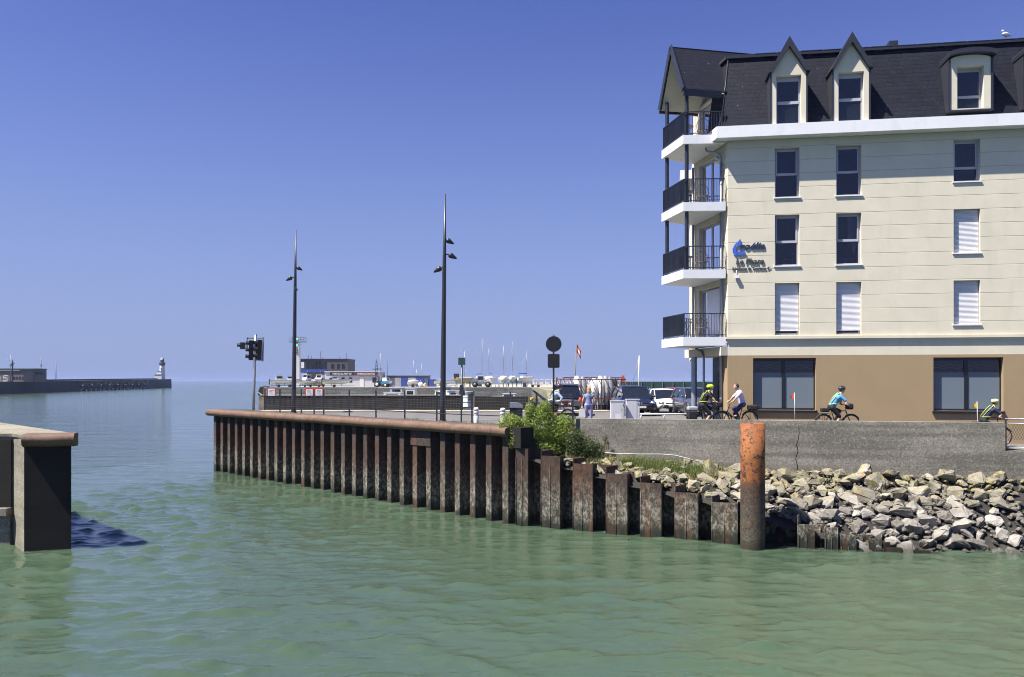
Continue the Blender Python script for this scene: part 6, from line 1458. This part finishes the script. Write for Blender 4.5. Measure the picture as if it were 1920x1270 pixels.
# girl with bag
gj = dict(hip=(0, 0, .88), sh=(.0, 0, 1.30), neck=(0.01, 0, 1.40), head=(.03, 0, 1.53), elbow_l=(-.02, .27, 1.05), elbow_r=(-.02, -.27, 1.05), hand_l=(.04, .3, .82), hand_r=(.04, -.3, .82), knee_l=(.06, .1, .47), ankle_l=(-.05, .1, .09), knee_r=(.02, -.1, .47), ankle_r=(.06, -.1, .09), grip=(0, 0, -1), toe=(.15, 0, -.03))
G0 = place(1104, 36)
person('blonde girl in blue grey top and lilac trousers standing by the dinghies', G0, R(80), gj, M['teal_top'], M['lilac_trousers'], M['shoe_grey'], None, 'hair_blond', .08, .95, 1.0, None, True)
bp = V(G0) + V((-.3, 0, .52)); t = thing('carrier_bag', bp, 'white carrier bag held in the girl\'s left hand', 'bag')
b = MB(); b.face_prism([(-.15, -.2), (.15, -.2), (.13, .12), (.06, .15), (-.06, .15), (-.13, .12)], -.06, .06); o = b.build('bag', M['gel'], t); b = MB(); b.tube([(-.08, 0, .13), (0, 0, .28), (.08, 0, .13)], .01, 6); b.build('handle', M['gel'], t)
# pair of cyclists meeting at the corner
C2 = place(1326, 32.5)
bicycle('loaded bicycle with black panniers and grey roll left of the corner', C2, 0, M['black'], 1.0, (('pannier', (-.62, .16, .55), (.18, .08, .17), M['black_cloth']), ('pannier', (-.62, -.16, .55), (.18, .08, .17), M['black_cloth']), ('grey_roll', (-.6, 0, .82), (.2, .2, .08), M['grey_bag']), ('handlebar_bag', (.48, 0, .98), (.11, .14, .11), M['black_cloth'])))
person('cyclist in black vest with yellow stripes and yellow helmet by the pillar', C2, 0, rider_pose(.2), M['black_cloth'], M['black_cloth'], M['shoe_grey'], M['helm_yel'], sleeve=.3, leg_cover=.45, vest=M['hi_vis'])
C3 = place(1383, 33.15)
bicycle('black city bicycle with rear basket at the building corner', C3, math.pi, M['black'], 1.0, (('basket', (-.62, 0, .84), (.2, .15, .11), M['wood_dark']),), True)
person('man in lilac shirt and jeans riding a city bicycle at the building corner', C3, math.pi, rider_pose(.14, True), M['shirt_lilac'], M['jeans'], M['black'], None, 'hair_dark', .42, 1.0)
# cyclist before the brown wall
C4 = place(1568, 31.6, GZ - .07)
bicycle('black bicycle with front and saddle bags before the brown wall', C4, 0, M['black'], 1.0, (('handlebar_bag', (.52, 0, 1.0), (.12, .15, .12), M['black_cloth']), ('saddle_bag', (-.45, 0, .86), (.17, .1, .08), M['black_cloth'])))
person('cyclist in blue shirt and black shorts riding past the brown wall', C4, 0, rider_pose(.3), M['shirt_blue'], M['black_cloth'], M['shoe_grey'], M['helm_dark'], sleeve=.4, leg_cover=.45, vest=M['hi_vis'])
C5 = place(1853, 30.9, GZ - .55)
bicycle('bicycle whose front wheel shows through the guard rail at the right', C5, 0, M['black'], 1.0, (('saddle_bag', (-.45, 0, .84), (.15, .1, .08), M['black_cloth']),))
person('cyclist in navy top with yellow harness and pale helmet at the right edge', C5, 0, rider_pose(.34), M['navy'], M['black_cloth'], M['shoe_grey'], M['helm_pale'], sleeve=.4, leg_cover=.45, vest=M['hi_vis'])
def pennant(px, Y, gz, top, mat, label):
    t = thing('pennant_flag', (X_(px, Y), Y, gz), label, 'flag'); H = Z_(top, Y) - gz
    b = MB(); b.tube([(.03, 0, 0), (0, 0, H)], .008, 6); b.build('pole', M['gel'], t)
    b = MB(); v = [(0, -.002, H), (0, -.002, H - .27), (-.12, .02, H - .2), (-.21, -.01, H - .28), (-.1, .015, H - .11)]; b.add(v + [(x, y + .004, z) for x, y, z in v], [(0, 4, 2, 1), (4, 3, 2), (5, 6, 7, 9), (9, 7, 8)]); b.build('pennant', mat, t)
pennant(1489.5, 31.8, GZ - .03, 736.5, M['orange'], 'small orange pennant on a thin white pole before the left shop window')
pennant(1832, 31.2, GZ - .5, 753, M['yellow'], 'small yellow pennant on a thin white pole before the right shop window')
# gull on the ridge
gp = HB.matrix_basis @ V((0, 0, 0)); mt = Matrix.Translation(HB.location) @ Matrix.Rotation(HB.rotation_euler.z, 4, 'Z'); gl_ = mt @ V((11.25, .75, 19.72))
t = thing('gull', gl_, 'white gull perched on the roof ridge at the top right', 'gull', R(200))
b = MB(); b.ell((0, 0, .2), (.2, .09, .09), 12, 8); b.ell((.16, 0, .31), (.06, .05, .055), 10, 8); b.tube([(.1, 0, .23), (.16, 0, .3)], [.06, .04], 8); b.tube([(-.15, 0, .2), (-.33, 0, .19)], [.06, .02], 8); remesh(b, 'body', M['gel'], t, .012, 2)
b = MB(); b.tube([(.2, 0, .31), (.28, 0, .29)], [.014, .004], 6); b.build('beak', M['yellow'], t)
for s in (-1, 1): b = MB(); b.tube([(0, s * .03, 0), (0, s * .03, .14)], .007, 5); b.build('leg', M['orange'], t)
# ------------------------------------------------------------------ sea haze
def haze():
    m = bpy.data.materials.new('sea_haze'); m.use_nodes = True; n, l = m.node_tree.nodes, m.node_tree.links
    n.remove(n['Principled BSDF']); v = n.new('ShaderNodeVolumePrincipled')
    v.inputs['Color'].default_value = (.40, .50, .80, 1); v.inputs['Density'].default_value = .00013; v.inputs['Anisotropy'].default_value = .0
    l.new(v.outputs[0], n['Material Output'].inputs['Volume'])
    b = MB(); b.box(-6400, 6400, -58, 8800, -2.6, 26)
    o = b.build('haze', m); tag(o, 'thin pale sea haze over the whole harbour', kind='stuff')
haze()
